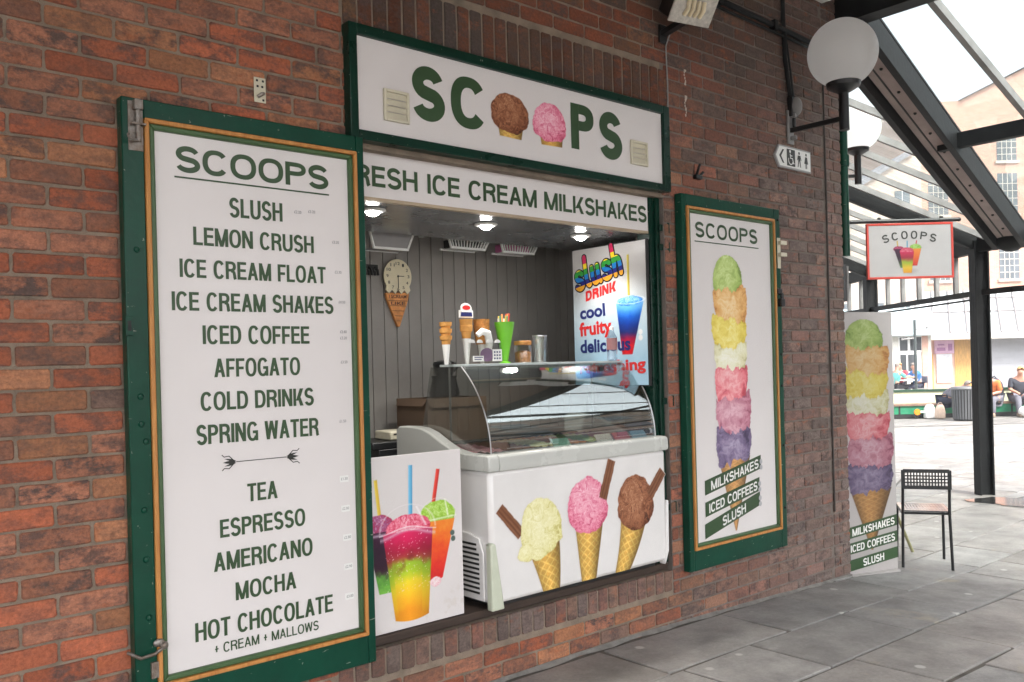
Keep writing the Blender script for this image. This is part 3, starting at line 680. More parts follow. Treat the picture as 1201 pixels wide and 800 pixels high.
# ================================================================== kiosk booth (inside)
booth = thing('kiosk_booth', 'grey boarded inside of the hatch behind the freezer', 'kiosk', (2.9, .6, 0))
bw = MB(); bx0, bx1 = 1.70, 4.32
x = bx0
while x < bx1 - .001:                      # vertical boards with shadow gaps
    x2 = min(bx1, x + .088); bw.box(x + .002, x2 - .002, 1.25, 1.27, .1, 2.62); x = x2
bw.box(bx0, bx1, 1.262, 1.30, .1, 2.62)
wpart('back_wall', bw, M_GREYW, booth, bevel=.002)
sw = MB(); sw.box(4.30, 4.34, .216, 1.25, .1, 2.62)
for zz in (0,):
    for y in (.45, .70, .95, 1.2): sw.box(4.292, 4.30, y - .02, y, .1, 2.62)
wpart('side_wall', sw, M_GREYW, booth); sw = MB(); sw.box(bx0 - .04, bx0, .216, 1.3, .1, 2.62); wpart('side_wall', sw, M_GREYW, booth)
sf = MB(); sf.box(1.80, 4.30, .081, .80, 2.298, 2.345); wpart('soffit', sf, M_SOFFIT, booth)
cl2 = MB(); cl2.box(bx0, 4.34, .78, 1.3, 2.62, 2.66); cl2.box(bx0, 4.34, .80, .83, 2.345, 2.62); wpart('ceiling_panel', cl2, M_GREYW, booth)
fl2 = MB(); fl2.box(bx0, 4.34, .216, 1.3, .08, .12); wpart('floor_panel', fl2, M_WOODD, booth)
sb = MB(); sb.box(OX0 + .003, OX1 - .003, .035, .30, .398, .436); wpart('sill_board', sb, M_WOODD, booth, bevel=.004)

# ================================================================== hatch frame, header
frame = thing('hatch_frame', 'dark green timber frame lining the serving hatch', 'frame', (3.83, 0, .43))
fm = MB(); fm.box(3.840, 3.878, .045, .14, .437, 2.52); fm.box(3.878, 3.912, .028, .14, .437, 2.50)
wpart('jamb', fm, M_GREEND, frame, bevel=.006)
fm = MB(); fm.box(1.765, 1.80, -.004, .11, .437, 2.49); wpart('jamb', fm, M_GREEND, frame, bevel=.004)
fm = MB(); fm.box(1.80, 3.838, .030, .10, 2.5155, 2.535); wpart('head', fm, M_GREEND, frame, bevel=.004)
hg = MB()
for z in (2.33, 2.22, 1.35, .75): hg.box(3.885, 4.010, .012, .022, z - .018, z + .018); hg.tube([(3.955, .008, z - .03), (3.955, .008, z + .03)], .011)
wpart('hinges', hg, M_GREEND, frame, bevel=.002)
hd = thing('header_sign', 'long white header board reading FRESH ICE CREAM MILKSHAKES above the hatch', 'sign', (2.8, .02, 2.28))
p = MB(); p.box(1.801, 3.838, .055, .073, 2.310, 2.515); pan = wpart('panel', p, M_PANEL, hd)
p = MB(); p.box(1.801, 3.838, .053, .08, 2.296, 2.310); wpart('timber_edge', p, mat('beige_edge', (0.42, 0.33, 0.23), .6, 0, .2), hd)
p = MB(); p.flat(text_polys('FRESH ICE CREAM MILKSHAKES', 1.870, 3.828, 2.357, 2.446, t=.205, gap=.09), .0535); wsub('lettering', p, M_INK, pan, hd, smooth=0, fix=False)

# ================================================================== fascia sign
fs = thing('fascia_sign', 'wide green framed fascia sign with two ice cream scoops as the letters O', 'sign', (2.9, 0, 2.5))
YF = -.030
f = MB()
f.box(1.872, 1.911, -.05, .05, 2.522, 3.0); f.box(3.871, 3.925, -.05, .05, 2.522, 3.0); f.box(1.911, 3.871, -.05, .05, 2.955, 3.0); f.box(1.911, 3.871, -.05, .05, 2.522, 2.562)
wpart('frame', f, M_GREEND, fs, bevel=.004)
p = MB(); p.box(1.911, 3.871, YF, .04, 2.562, 2.955); pan = wpart('panel', p, M_PANEL, fs)
p = MB()
p.flat(text_polys('S', 2.188, 2.366, 2.662, 2.889, t=.262) + text_polys('C', 2.400, 2.604, 2.662, 2.890, t=.25) + text_polys('P', 3.158, 3.324, 2.664, 2.896, t=.255) + text_polys('S', 3.364, 3.541, 2.652, 2.888, t=.262), YF - .0015)
wsub('lettering', p, M_INK, pan, fs, smooth=0, fix=False)
pr = Print(2.60, 3.16, 2.64, 2.88, .0024, PAPER)
pr.cone(2.754, 2.735, .083, 2.752, 2.655, .068, k=4); pr.cone(3.020, 2.735, .083, 3.022, 2.655, .070, k=4, pale=(214, 170, 80))
pr.scoop(2.752, 2.772, .116, .094, CHOC, 21, .08, .1); pr.scoop(3.010, 2.768, .114, .094, STRAWB, 22, .08, .1)
pr.mesh('scoop_picture', YF - .0015, pan, M=inv(fs))
for i, (a, b, c, d) in enumerate([(2.040, 2.168, 2.622, 2.757), (3.603, 3.741, 2.642, 2.773)]):
    v = MB(); v.box(a, a + .012, YF - .014, YF - .002, c, d); v.box(b - .012, b, YF - .014, YF - .002, c, d); v.box(a + .012, b - .012, YF - .014, YF - .002, d - .012, d); v.box(a + .012, b - .012, YF - .014, YF - .002, c, c + .012)
    vo = wpart('vent', v, M_CREAMP, fs, bevel=.002)
    v = MB(); n = 4; dz = (d - c - .024) / n
    for q in range(n):
        zz = c + .012 + q * dz; v.add([(a + .012, YF - .010, zz), (b - .012, YF - .010, zz), (b - .012, YF - .003, zz + dz * .96), (a + .012, YF - .003, zz + dz * .96)], [(0, 1, 2, 3)])
    wsub('louvre', v, M_CREAMP, vo, fs, smooth=0)

# ================================================================== menu shutter
MY = -.053
def shutter(name, label, x0, x1, z0, z1, px0, px1, pz0, pz1, side_w, thick=.05, right=False):
    r = thing(name, label, 'shutter', (x0, 0, z0))
    bead = .016; lip = .020
    bx0_, bx1_, bz0, bz1 = px0 - lip - bead, px1 + lip + bead, pz0 - lip - bead, pz1 + lip + bead
    yb = -.004; yf = MY
    f = MB(); f.box(x0, bx0_, yf, yb, z0, z1); f.box(bx1_, x1, yf, yb, z0, z1); f.box(bx0_, bx1_, yf, yb, bz1, z1); f.box(bx0_, bx1_, yf, yb, z0, bz0)
    wpart('frame', f, M_GREEN, r, bevel=.004)
    b = MB(); yy = yf - .012
    def mitre(a0, a1, c0, c1, w_, y0, y1):
        o = MB(); O = [(a0, c0), (a1, c0), (a1, c1), (a0, c1)]; I = [(a0 + w_, c0 + w_), (a1 - w_, c0 + w_), (a1 - w_, c1 - w_), (a0 + w_, c1 - w_)]
        for i in range(4):
            j = (i + 1) % 4; q = [O[i], O[j], I[j], I[i]]
            o.add([(u, y0, v) for u, v in q] + [(u, y1, v) for u, v in q], [(0, 1, 2, 3), (4, 7, 6, 5), (0, 4, 5, 1), (1, 5, 6, 2), (2, 6, 7, 3), (3, 7, 4, 0)])
        return o
    wpart('timber_bead', mitre(bx0_, bx1_, bz0, bz1, bead, yy, yb), M_BEAD, r, bevel=.004)
    wpart('moulding', mitre(bx0_ + bead, bx1_ - bead, bz0 + bead, bz1 - bead, lip, yf - .004, yb), M_LIP, r, bevel=.006)
    p = MB(); p.box(px0, px1, MY + .012, yb, pz0, pz1); pan = wpart('panel', p, M_PANEL, r)
    return r, pan
YP = MY + .012
ms, pan = shutter('menu_shutter', 'tall green shutter board carrying the drinks menu, folded back left of the hatch', .972, 1.925, .372, 2.528, 1.082, 1.852, .525, 2.427, .07)
tp = []
for s_, x0, x1, z0, z1, t in [('SCOOPS', 1.156, 1.764, 2.296, 2.386, .165), ('SLUSH', 1.350, 1.562, 2.150, 2.221, .15), ('LEMON CRUSH', 1.213, 1.692, 2.037, 2.103, .15), ('ICE CREAM FLOAT', 1.161, 1.742, 1.919, 1.985, .15), ('ICE CREAM SHAKES', 1.130, 1.773, 1.800, 1.867, .15), ('ICED COFFEE', 1.238, 1.663, 1.680, 1.748, .15), ('AFFOGATO', 1.277, 1.620, 1.559, 1.627, .15), ('COLD DRINKS', 1.224, 1.675, 1.439, 1.506, .15), ('SPRING WATER', 1.205, 1.693, 1.318, 1.388, .15), ('TEA', 1.391, 1.512, 1.092, 1.159, .15), ('ESPRESSO', 1.283, 1.625, .973, 1.039, .15), ('AMERICANO', 1.257, 1.653, .853, .921, .15), ('MOCHA', 1.336, 1.580, .735, .801, .15), ('HOT CHOCOLATE', 1.183, 1.736, .615, .683, .15), ('+ CREAM + MALLOWS', 1.251, 1.671, .556, .592, .13)]:
    tp += text_polys(s_, x0, x1, z0, z1, t=t + (.050 if t > .14 else .04), gap=.09)
tp += [[(1.151, 2.272), (1.766, 2.272), (1.766, 2.278), (1.151, 2.278)]]
p = MB(); p.flat(tp, YP - .0015); wsub('lettering', p, M_INK, pan, ms, smooth=0, fix=False)
# the double-ended leaf ornament between the two halves of the menu
op = [[(1.352, 1.2435), (1.552, 1.2435), (1.552, 1.2465), (1.352, 1.2465)]]
def leaf(x0, z0, x1, z1, w_):
    dx, dz = x1 - x0, z1 - z0; L = math.hypot(dx, dz); nx, nz = -dz / L * w_, dx / L * w_
    return [(x0, z0), (x0 + dx * .35 - nx, z0 + dz * .35 - nz), (x0 + dx * .7 - nx * .6, z0 + dz * .7 - nz * .6), (x1, z1), (x0 + dx * .7 + nx * .6, z0 + dz * .7 + nz * .6), (x0 + dx * .35 + nx, z0 + dz * .35 + nz)]
for sx, cx in ((-1, 1.352), (1, 1.552)):
    op += [leaf(cx, 1.245, cx + sx * .052, 1.245, .007), leaf(cx, 1.248, cx + sx * .046, 1.259, .0045), leaf(cx, 1.242, cx + sx * .046, 1.231, .0045)]
    op += strip([(cx + sx * .010, 1.251), (cx + sx * .028, 1.268), (cx + sx * .046, 1.266), (cx + sx * .055, 1.274)], .0035) + strip([(cx + sx * .010, 1.239), (cx + sx * .028, 1.222), (cx + sx * .046, 1.224), (cx + sx * .055, 1.216)], .0035)
p = MB(); p.flat(op, YP - .0015); wsub('ornament', p, M_INKB, pan, ms, smooth=0, fix=False)
p = MB(); q = MB()
for txt, x, z in [('£2.20', 1.612, 2.188), ('£3.20', 1.672, 2.195), ('£3.20', 1.775, 2.082), ('£3.30', 1.783, 1.962), ('£4.50', 1.797, 1.842), ('£2.80', 1.800, 1.722), ('£3.20', 1.800, 1.697), ('£3.50', 1.800, 1.600), ('£1.50', 1.787, 1.362), ('£1.50', 1.787, 1.130), ('£2.00', 1.790, 1.010), ('£2.80', 1.795, .893), ('£2.90', 1.797, .775), ('£3.00', 1.799, .655)]:
    bfont_add(q, txt, x, x + .030, z, z + .011, YP - .0018, .0)
    if z < 1.2: p.box(x - .005, x + .034, YP - .0012, YP, z - .008, z + .018)
wsub('price_sticker', p, M_WHITEP, pan, ms); wsub('price_lettering', q, M_PINK, pan, ms, smooth=0, fix=False)
# bolts, sliding bolt, keeper plate
b = MB()
for x, z in [(1.012, 2.005), (1.012, 1.50), (1.012, 1.405), (1.026, 1.345), (1.014, 1.11), (1.016, .94), (1.02, .74)]:
    b.lathe([(.0001, -.008), (.008, -.006), (.011, 0)], M=Matrix.Translation((x, MY - .001, z)) @ Matrix.Rotation(R_(-90), 4, 'X'), n=12)
wpart('bolt_heads', b, M_GREEN, ms)
b = MB(); b.box(.993, 1.043, MY - .004, MY - .0005, 2.345, 2.515); b.tube([(1.022, MY - .018, 2.520), (1.022, MY - .018, 2.375)], .0085); b.tube([(1.022, MY - .018, 2.378), (.998, MY - .03, 2.376), (.984, MY - .034, 2.384), (.985, MY - .03, 2.394)], .005)
b.box(.998, 1.046, MY - .030, MY - .004, 2.430, 2.437); b.box(1.008, 1.036, MY - .031, MY - .004, 2.483, 2.516)
wpart('slide_bolt', b, M_ZINC, ms, bevel=.001)
b = MB(); b.box(.966, .99, MY - .012, MY, 1.71, 1.775); b.box(.972, .984, MY - .014, MY - .0121, 1.725, 1.76, 1); wpart('keeper_plate', b, [M_GREEN, M_DARK], ms, bevel=.002)
b = MB(); b.tube([(.955, -.03, .628), (.985, MY - .02, .612), (1.03, MY - .025, .618), (1.060, MY - .018, .632)], .006); b.sphere((1.064, MY - .014, .638), .015); b.sphere((1.048, MY - .012, .650), .014, sc=(1.4, .6, 1)); b.box(1.022, 1.05, MY - .01, MY - .0005, .53, .585)
wpart('hook_and_eye', b, M_ZINC, ms)

# ================================================================== picture shutter (right)
ps, pan = shutter('picture_shutter', 'green framed shutter picturing a seven scoop cone, folded back right of the hatch', 4.005, 5.008, .372, 2.528, 4.082, 4.905, .525, 2.424, .07)
tp = text_polys('SCOOPS', 4.140, 4.767, 2.291, 2.378, t=.20, gap=.16) + [[(4.132, 2.262), (4.780, 2.262), (4.780, 2.268), (4.132, 2.268)]]
p = MB(); p.flat(tp, YP - .0015); wsub('lettering', p, M_INK, pan, ps, smooth=0, fix=False)
STK = [([(112, 138, 66), (160, 188, 100), (188, 210, 126), (216, 232, 166)], 0, 0), ([(186, 124, 66), (226, 172, 104), (238, 196, 134), (248, 222, 178)], 0, 0), ([(186, 158, 52), (226, 204, 86), (240, 222, 116), (248, 238, 166)], 0, 0), ([(196, 190, 138), (228, 224, 184), (240, 238, 210), (249, 248, 234)], 0, 0), ([(186, 72, 86), (228, 118, 130), (240, 154, 160), (250, 200, 204)], 0, 0), ([(146, 78, 100), (190, 122, 142), (210, 154, 170), (230, 190, 202)], 0, 0), ([(66, 54, 84), (108, 94, 128), (140, 124, 156), (178, 166, 190)], 0, 0)]
def paint_stack(pr, x0, x1, z0, z1):
    """z1 top of the top scoop, z0 tip of the cone; coordinates of the printed stack"""
    W, H = x1 - x0, z1 - z0; cx = (x0 + x1) / 2
    zc = z0 + H * .245
    pr.cone(cx + W * .02, zc + .03, W * .40, cx + W * .015, z0, W * .015, k=13, pale=(208, 160, 102), dark=(180, 128, 74))
    zb_ = zc + .005; HH = z1 - zb_
    tt = (z1 - pr.V) / HH; x = (pr.U - cx) / W
    cuts = [0, .165, .315, .440, .545, .690, .850, 1.0]
    band = np.zeros(pr.U.shape, int); loc = np.zeros(pr.U.shape); low_ = np.full(pr.U.shape, -1.0)
    edges = []
    for i in range(8):
        sag = .022 * np.cos(np.clip(x, -.5, .5) * 2.6 + [0, .5, -.7, .3, -.2, .6, -.5, .2][i]) - .012
        rag = .030 * (fbm(pr.U * 26 + i * 11, pr.U * 0 + i, 300 + i, 3) - .5) * 2 + .012 * (fbm(pr.U * 90, pr.V * 60, 340 + i, 2) - .5)
        edges.append(cuts[i] + sag + (rag if i else 0))
    for i in range(7):
        inside = (tt >= edges[i]) if i else (tt >= -1)
        band = np.where(inside, i, band)
    for i in range(7):
        l_ = (tt - edges[i]) / (edges[i + 1] - edges[i]); loc = np.where(band == i, l_, loc)
    cen = np.array([-.045, .010, -.03, -.01, .0, .03, .015])[band]; wid = np.array([.37, .415, .43, .41, .405, .435, .43])[band]
    lc = np.clip(loc, 0, 1)
    prof = np.where(band == 0, np.sqrt(np.clip(1 - (1 - np.clip(lc * 1.04, 0, 1)) ** 2.3, 0, 1)) , .90 + .13 * np.sin(np.pi * np.clip(lc * .8 + .22, 0, 1)) )
    hw = W * wid * prof * (1 + .05 * (fbm(pr.V * 40, np.sign(x) * 5 + pr.V * 0, 377, 3) - .5) * 2) + .006 * (fbm(pr.V * 130, np.sign(x) * 3, 378, 2) - .5)
    xx = (pr.U - cx - cen * W)
    al = (hw - np.abs(xx)) / pr.cell + .5
    al = np.minimum(al, (edges[7] - tt) * HH / pr.cell + .5); al = np.minimum(al, (tt - edges[0]) * HH / pr.cell + .5)
    qx = np.clip(xx / np.maximum(hw, 1e-4), -1, 1)
    wx = pr.U * 11 + 1.1 * fbm(pr.U * 14, pr.V * 14, 391, 3); wz = pr.V * 16 + 1.3 * fbm(pr.U * 12, pr.V * 12, 392, 3)
    r1 = 1 - np.abs(2 * fbm(wx, wz, 393, 4) - 1) * 2.3; r2 = 1 - np.abs(2 * fbm(wx * 3.4, wz * 3.2, 394, 3) - 1) * 2.1
    v = .70 - .40 * np.abs(qx + .12) ** 2.2 + .18 * (.5 - lc) + .36 * (r1 - .45) + .22 * (r2 - .45) - .34 * np.exp(-np.clip(loc, 0, 2) / .10) * (band > 0)
    col = np.zeros(pr.U.shape + (3,))
    for i in range(7): col = np.where((band == i)[..., None], pr.ramp(v, STK[i][0]), col)
    pr.over(al, col)
pr = Print(4.2, 4.75, .53, 2.24, .0034, PAPER); paint_stack(pr, 4.262, 4.662, .545, 2.215)
pr.mesh('cone_picture', YP - .0015, pan, M=inv(ps))
def slogan(pan_root, part, bars, y, M=None, seal=True):
    p = MB(); q = MB(); r = MB()
    for s_, x0, x1, z0, z1, hh in bars:
        sk = (z1 - z0) / (x1 - x0)
        p.flat([[(x0, z0), (x1, z1), (x1, z1 + hh), (x0, z0 + hh)]], y - .0030)
        n = len(s_); wd = (x1 - x0); full = {'MILKSHAKES': (.10, .95), 'ICED COFFEES': (.06, .95), 'SLUSH': (.30, .72)}[s_]
        a, b = x0 + wd * full[0], x0 + wd * full[1]
        q.flat(text_polys(s_, a, b, z0 + sk * (a - x0) + hh * .16, z0 + sk * (a - x0) + hh * .80, t=.20, gap=.09, skew=sk), y - .0042)
        if seal:
            for k in (0, 1): 
                c = (x1 - .004, z1 + hh * (.10 + .42 * k)); r.flat([[(c[0] + .016 * math.cos(t * .5236), c[1] + .016 * math.sin(t * .5236)) for t in range(12)]], y - .0062)
    wsub('slogan_band', p, M_INK, part, pan_root, smooth=0, fix=False, ) if M is None else obj('slogan_band', p, M_INK, part, smooth=0, fix=False, M=M)
    (wsub('slogan_lettering', q, M_WHITEP, part, pan_root, smooth=0, fix=False) if M is None else obj('slogan_lettering', q, M_WHITEP, part, smooth=0, fix=False, M=M))
    if seal: (wsub('price_dot', r, M_PRICE, part, pan_root, smooth=0, fix=False) if M is None else obj('price_dot', r, M_PRICE, part, smooth=0, fix=False, M=M))
slogan(ps, pan, [('MILKSHAKES', 4.168, 4.742, .790, .893, .085), ('ICED COFFEES', 4.168, 4.722, .664, .757, .085), ('SLUSH', 4.160, 4.724, .538, .668, .085)], YP)
b = MB()
for z in (2.46, 2.02, 1.985, 1.93, 1.60, 1.40, 1.02, .62): b.lathe([(.0001, -.006), (.007, -.005), (.009, 0)], M=Matrix.Translation((4.985, MY - .001, z)) @ Matrix.Rotation(R_(-90), 4, 'X'), n=10)
wpart('bolt_heads', b, M_DARK, ps)
b = MB(); b.box(4.962, 5.006, MY - .030, MY - .0005, 1.905, 1.955); b.tube([(4.985, MY - .02, 1.95), (4.985, MY - .02, 1.99)], .01); b.box(4.955, 5.005, MY - .012, MY - .0005, 1.985, 2.02); wpart('padlock', b, M_BLACK, ps, bevel=.004)
b = MB(); b.box(4.968, 5.004, MY - .006, MY - .0005, 2.15, 2.345); b.box(4.97, 5.04, MY - .03, MY - .006, 2.30, 2.325); b.box(4.97, 5.04, MY - .03, MY - .006, 2.225, 2.25); wpart('bracket', b, M_CREAMP, ps, bevel=.003)

# ================================================================== display freezer
FZ0 = 1
fz = thing('display_freezer', 'white ice cream freezer with curved glass front standing in the hatch', 'freezer', (3.2, .35, .43))
FX0, FX1, FB = 2.600, 3.868, .74
b = MB(); b.box(FX0, FX1, .0, FB, .462, 1.082); body = wpart('body', b, M_FRIDGE, fz, bevel=.022)
b = MB(); b.box(FX0 + .05, FX1 - .05, .05, FB - .05, .438, .4615); wpart('plinth', b, M_DARK, fz)
cheek = [(-.012, 1.078), (-.016, 1.10), (-.012, 1.145), (.0, 1.156), (.17, 1.157), (.27, 1.172), (.36, 1.205), (.45, 1.245), (.52, 1.264), (.60, 1.270), (.72, 1.268), (FB + .01, 1.25), (FB + .01, 1.078)]
b = MB(); b.prism(cheek, 'X', FX0 - .012, FX0 + .052); wpart('cheek', b, M_RIM, fz, bevel=.008)
b = MB(); b.prism(cheek, 'X', FX1 - .050, FX1 + .012); wpart('cheek', b, M_RIM, fz, bevel=.008)
b = MB(); b.prism([(-.012, 1.078), (-.017, 1.10), (-.013, 1.145), (.0, 1.156), (.06, 1.156), (.06, 1.078)], 'X', FX0 + .0525, FX1 - .0505); wpart('front_rim', b, M_RIM, fz, bevel=.004)
pr = Print(2.625, 3.862, .470, 1.075, .0030, PAPER)
pr.bar(2.652, .905, 2.785, .765, .028, FLAKE, 5)
pr.cone(2.93, .70, .105, 2.985, .33, .028, k=9, bend=.012); pr.scoop(2.915, .785, .130, .145, VANILLA, 31, .07, .10, .75)
pr.scoop(2.815, .672, .055, .042, VANILLA, 36, .15, 0, .7); pr.scoop(2.89, .655, .05, .03, VANILLA, 37, .15, 0, .7)
pr.cone(3.248, .76, .102, 3.232, .36, .034, k=10); pr.scoop(3.240, .850, .140, .142, STRAWB, 32, .08, .06)
pr.bar(3.427, 1.062, 3.352, .868, .030, FLAKE, 7)
pr.cone(3.585, .735, .104, 3.425, .37, .030, k=10, bend=.02); pr.scoop(3.605, .820, .142, .150, CHOC, 33, .06, .06)
pr.bar(3.838, .965, 3.722, .842, .032, FLAKE, 9)
pr.mesh('cone_picture', -.0016, body, M=inv(fz))
g = MB(); g.prism([(FX0 - .010, .437), (FX0 - .010, .745), (FX0 + .004, .752), (FX0 + .022, .745), (FX0 + .066, .437)], 'Y', -.010, .030); wpart('corner_guard', g, M_GUARD, fz, bevel=.008)
g = MB(); g.prism([(FX1 + .010, .80), (FX1 - .004, .80), (FX1 - .030, .445), (FX1 + .004, .52)], 'Y', -.008, .04); wpart('corner_guard', g, M_FRIDGE, fz, bevel=.006)
g = MB(); g.prism([(.045, .475), (.045, .70), (.075, .765), (.16, .785), (.70, .785), (.70, .475)], 'X', FX0 - .014, FX0 - .002); vp = wpart('vent_plate', g, M_FRIDGE, fz, bevel=.004)
g = MB()
for i in range(11): z = .505 + i * .0225; g.box(FX0 - .0155, FX0 - .0142, .075 + (.018 if i > 8 else 0), .66, z, z + .0105)
wsub('vent_slots', g, M_DARK, vp, fz)
arc = []                                     # curved front glass: profile in YZ
kp_ = [(.056, 1.150), (.058, 1.20), (.067, 1.256), (.082, 1.310), (.104, 1.364), (.134, 1.420), (.170, 1.472), (.214, 1.522), (.268, 1.570)]
for i in range(len(kp_) - 1):
    p0, p1, p2, p3 = kp_[max(0, i - 1)], kp_[i], kp_[i + 1], kp_[min(len(kp_) - 1, i + 2)]
    for k in range(4):
        t = k / 4; arc.append(tuple(.5 * (2 * p1[j] + (p2[j] - p0[j]) * t + (2 * p0[j] - 5 * p1[j] + 4 * p2[j] - p3[j]) * t * t + (3 * p1[j] - p0[j] - 3 * p2[j] + p3[j]) * t ** 3) for j in range(2)))
arc.append(kp_[-1])
g = MB(); n = len(arc); inn = [(y + .006, z - .001) for y, z in arc]
g.prism(arc + inn[::-1], 'X', FX0 + .062, FX1 - .022); wpart('front_glass', g, M_GLASS, fz, smooth=50)
ytop, ztop = arc[-1]
for xx in (FX0 + .055, FX1 - .021):
    g = MB(); g.prism([(y - .001, z) for y, z in arc] + [(ytop + .25, ztop), (.60, 1.27), (.50, 1.255), (.44, 1.235), (.34, 1.190), (.24, 1.163), (.1, 1.158)], 'X', xx, xx + .006); wpart('end_glass', g, M_ENDG, fz, smooth=0)
    g = MB(); g.tube([(xx + .003, y - .002, z) for y, z in arc], .0035, n=6); wpart('glass_edge', g, M_ALU, fz)
g = MB(); g.box(FX0 + .09, FX1 - .045, ytop - .012, ytop + .22, ztop, ztop + .012); wpart('shelf_glass', g, mat('frosted_shelf_glass', (0.45, 0.50, 0.50), 0.12, 0, 0.05), fz, bevel=.002)
g = MB()
for xx in (FX0 + .10, FX1 - .14): g.tube([(xx, ytop + .15, 1.20), (xx, ytop + .15, ztop)], .006)
wpart('shelf_post', g, M_STEELG, fz)
g = MB(); g.box(FX0 + .06, FX1 - .06, .065, .12, 1.10, 1.150); g.box(FX0 + .06, FX1 - .06, .62, .70, 1.10, 1.165); wpart('well_edge', g, M_DARK, fz, bevel=.004)
tubc = [h(214, 150, 160), h(120, 74, 50), h(226, 214, 160), h(196, 120, 70), h(160, 190, 120), h(90, 60, 120)]
for i in range(6):
    x0 = FX0 + .08 + i * .185; t = MB(); t.box(x0, x0 + .165, .13, .60, 1.083, 1.150)
    tb = wpart('ice_cream_tub', t, M_DARK, fz, bevel=.01)
    t = MB(); nx, ny = 8, 14; vs = []
    for a in range(nx + 1):
        for c in range(ny + 1): vs.append((x0 + .01 + .145 * a / nx, .14 + .45 * c / ny, 1.152 + .022 * math.sin(math.pi * a / nx) * math.sin(math.pi * c / ny) + .008 * math.sin(a * 2.1 + c * 1.7 + i)))
    t.add(vs, [(a * (ny + 1) + c, (a + 1) * (ny + 1) + c, (a + 1) * (ny + 1) + c + 1, a * (ny + 1) + c + 1) for a in range(nx) for c in range(ny)])
    wsub('ice_cream', t, mat('ice_cream_%d' % i, tubc[i], .6, 0, .2, 30, .4, 60), tb, fz, smooth=80)
for i, (xx, c) in enumerate([(3.10, (0.35, 0.6, 0.45)), (3.42, (0.75, 0.7, 0.65)), (3.56, (0.7, 0.12, 0.2)), (3.70, (0.2, 0.4, 0.55))]):
    t = MB(); t.add([(xx, .085, 1.152), (xx + .12, .085, 1.152), (xx + .12, .115, 1.19), (xx, .115, 1.19), (xx, .089, 1.150), (xx + .12, .089, 1.150), (xx + .12, .119, 1.188), (xx, .119, 1.188)], [(0, 1, 2, 3), (4, 5, 6, 7), (0, 1, 5, 4), (1, 2, 6, 5), (2, 3, 7, 6), (3, 0, 4, 7)])
    wpart('flavour_card', t, mat('flavour_card_%d' % i, c, .5), fz)

# ================================================================== slush cups board
sbd = thing('slush_board', 'white board picturing three slush cups with straws, propped left of the freezer', 'sign', (2.22, .05, .44))
p = MB(); p.box(1.966, 2.463, .05, .062, .439, 1.196); pan = wpart('panel', p, M_PANEL, sbd, bevel=.0015)
pr = Print(1.968, 2.461, .445, 1.19, .0024, PAPER)
pr.over(np.clip(fbm(pr.U * 14, pr.V * 14, 91, 5) * 3 - 2.0, 0, .22) * np.clip((.62 - pr.V) * 6, 0, 1), (190, 178, 160))
fz_ = lambda c, s_, k=40: (lambda t, q: pr.ramp(t * .92 + .18 * (fbm(pr.U * k, pr.V * k, s_, 4) - .5) * 2, c))
pr.bar(2.003, 1.10, 2.024, .90, .0085, [(216, 176, 40), (236, 204, 70), (246, 224, 120)], grain=False)
pr.bar(2.333, 1.117, 2.298, .94, .010, [(180, 28, 26), (222, 54, 44), (240, 110, 90)], grain=False)
pr.scoop(2.005, .895, .085, .055, [(120, 10, 40), (190, 40, 80), (160, 80, 130), (226, 190, 210)], 71, .08)
pr.quad(2.010, 2.075, .610, 1.955, 2.085, .875, fz_([(120, 190, 70), (90, 150, 60), (50, 16, 40), (40, 10, 40), (60, 18, 52), (96, 26, 60)], 72))
pr.over(np.clip(1 - np.abs(pr.V - .860 - .03 * (pr.U - 2.0)) / .010, 0, 1) * ((pr.U < 2.09)) * .75, (214, 206, 220))
pr.scoop(2.325, .905, .098, .072, [(96, 150, 30), (140, 190, 50), (168, 210, 80), (214, 236, 160)], 73, .06)
pr.quad(2.268, 2.345, .628, 2.226, 2.420, .885, fz_([(206, 34, 40), (226, 52, 40), (236, 88, 36), (240, 124, 40), (242, 150, 56)], 74), rnd=.01)
pr.over(np.clip(1 - np.abs(pr.V - .893 - .05 * (pr.U - 2.32)) / .007, 0, 1) * (np.abs(pr.U - 2.325) < .105) * .8, (232, 238, 214))
pr.over(np.clip(1 - np.abs(np.hypot((pr.U - 2.325) / .100, (pr.V - .895) / .092) - 1) / .045, 0, 1) * (pr.V > .893) * .55, (236, 240, 226))
pr.over(np.clip(1 - np.abs(pr.U - 2.375 + .2 * (pr.V - .94)) / .008, 0, 1) * (pr.V > .90) * (pr.V < .98) * .8, (246, 250, 236))
pr.bar(2.184, 1.148, 2.176, .86, .0105, [(60, 140, 190), (104, 184, 224), (150, 210, 240)], grain=False)
pr.scoop(2.165, .875, .118, .060, [(176, 20, 60), (218, 60, 96), (236, 112, 140), (250, 190, 204)], 75, .06)
cupc = [(232, 150, 30), (240, 176, 34), (240, 196, 40), (228, 206, 44), (170, 196, 40), (150, 186, 44), (166, 60, 56), (170, 20, 60), (206, 20, 84), (214, 40, 96)]
pr.quad(2.088, 2.264, .482, 2.034, 2.296, .862, lambda t, q: pr.ramp(t - .02 + .045 * (fbm(pr.U * 12, pr.V * 14, 76, 3) - .5) * 2 + .02 * (fbm(pr.U * 60, pr.V * 60, 77, 3) - .5) * 2 - .06 * (np.abs(q - .45) < .34) * np.clip(np.sin(np.clip(t, .3, 1) * 4), 0, 1), cupc) * (1.08 - .30 * np.abs(q - .42)[..., None] ** 1.3 * 1.6), rnd=.014)
dk = np.clip(fbm(pr.U * 22, pr.V * 20, 78, 4) * 3.2 - 1.5, 0, 1) * np.exp(-((pr.U - 2.15) / .06) ** 2 - ((pr.V - .735) / .06) ** 2); pr.over(dk * .8, (110, 26, 30))
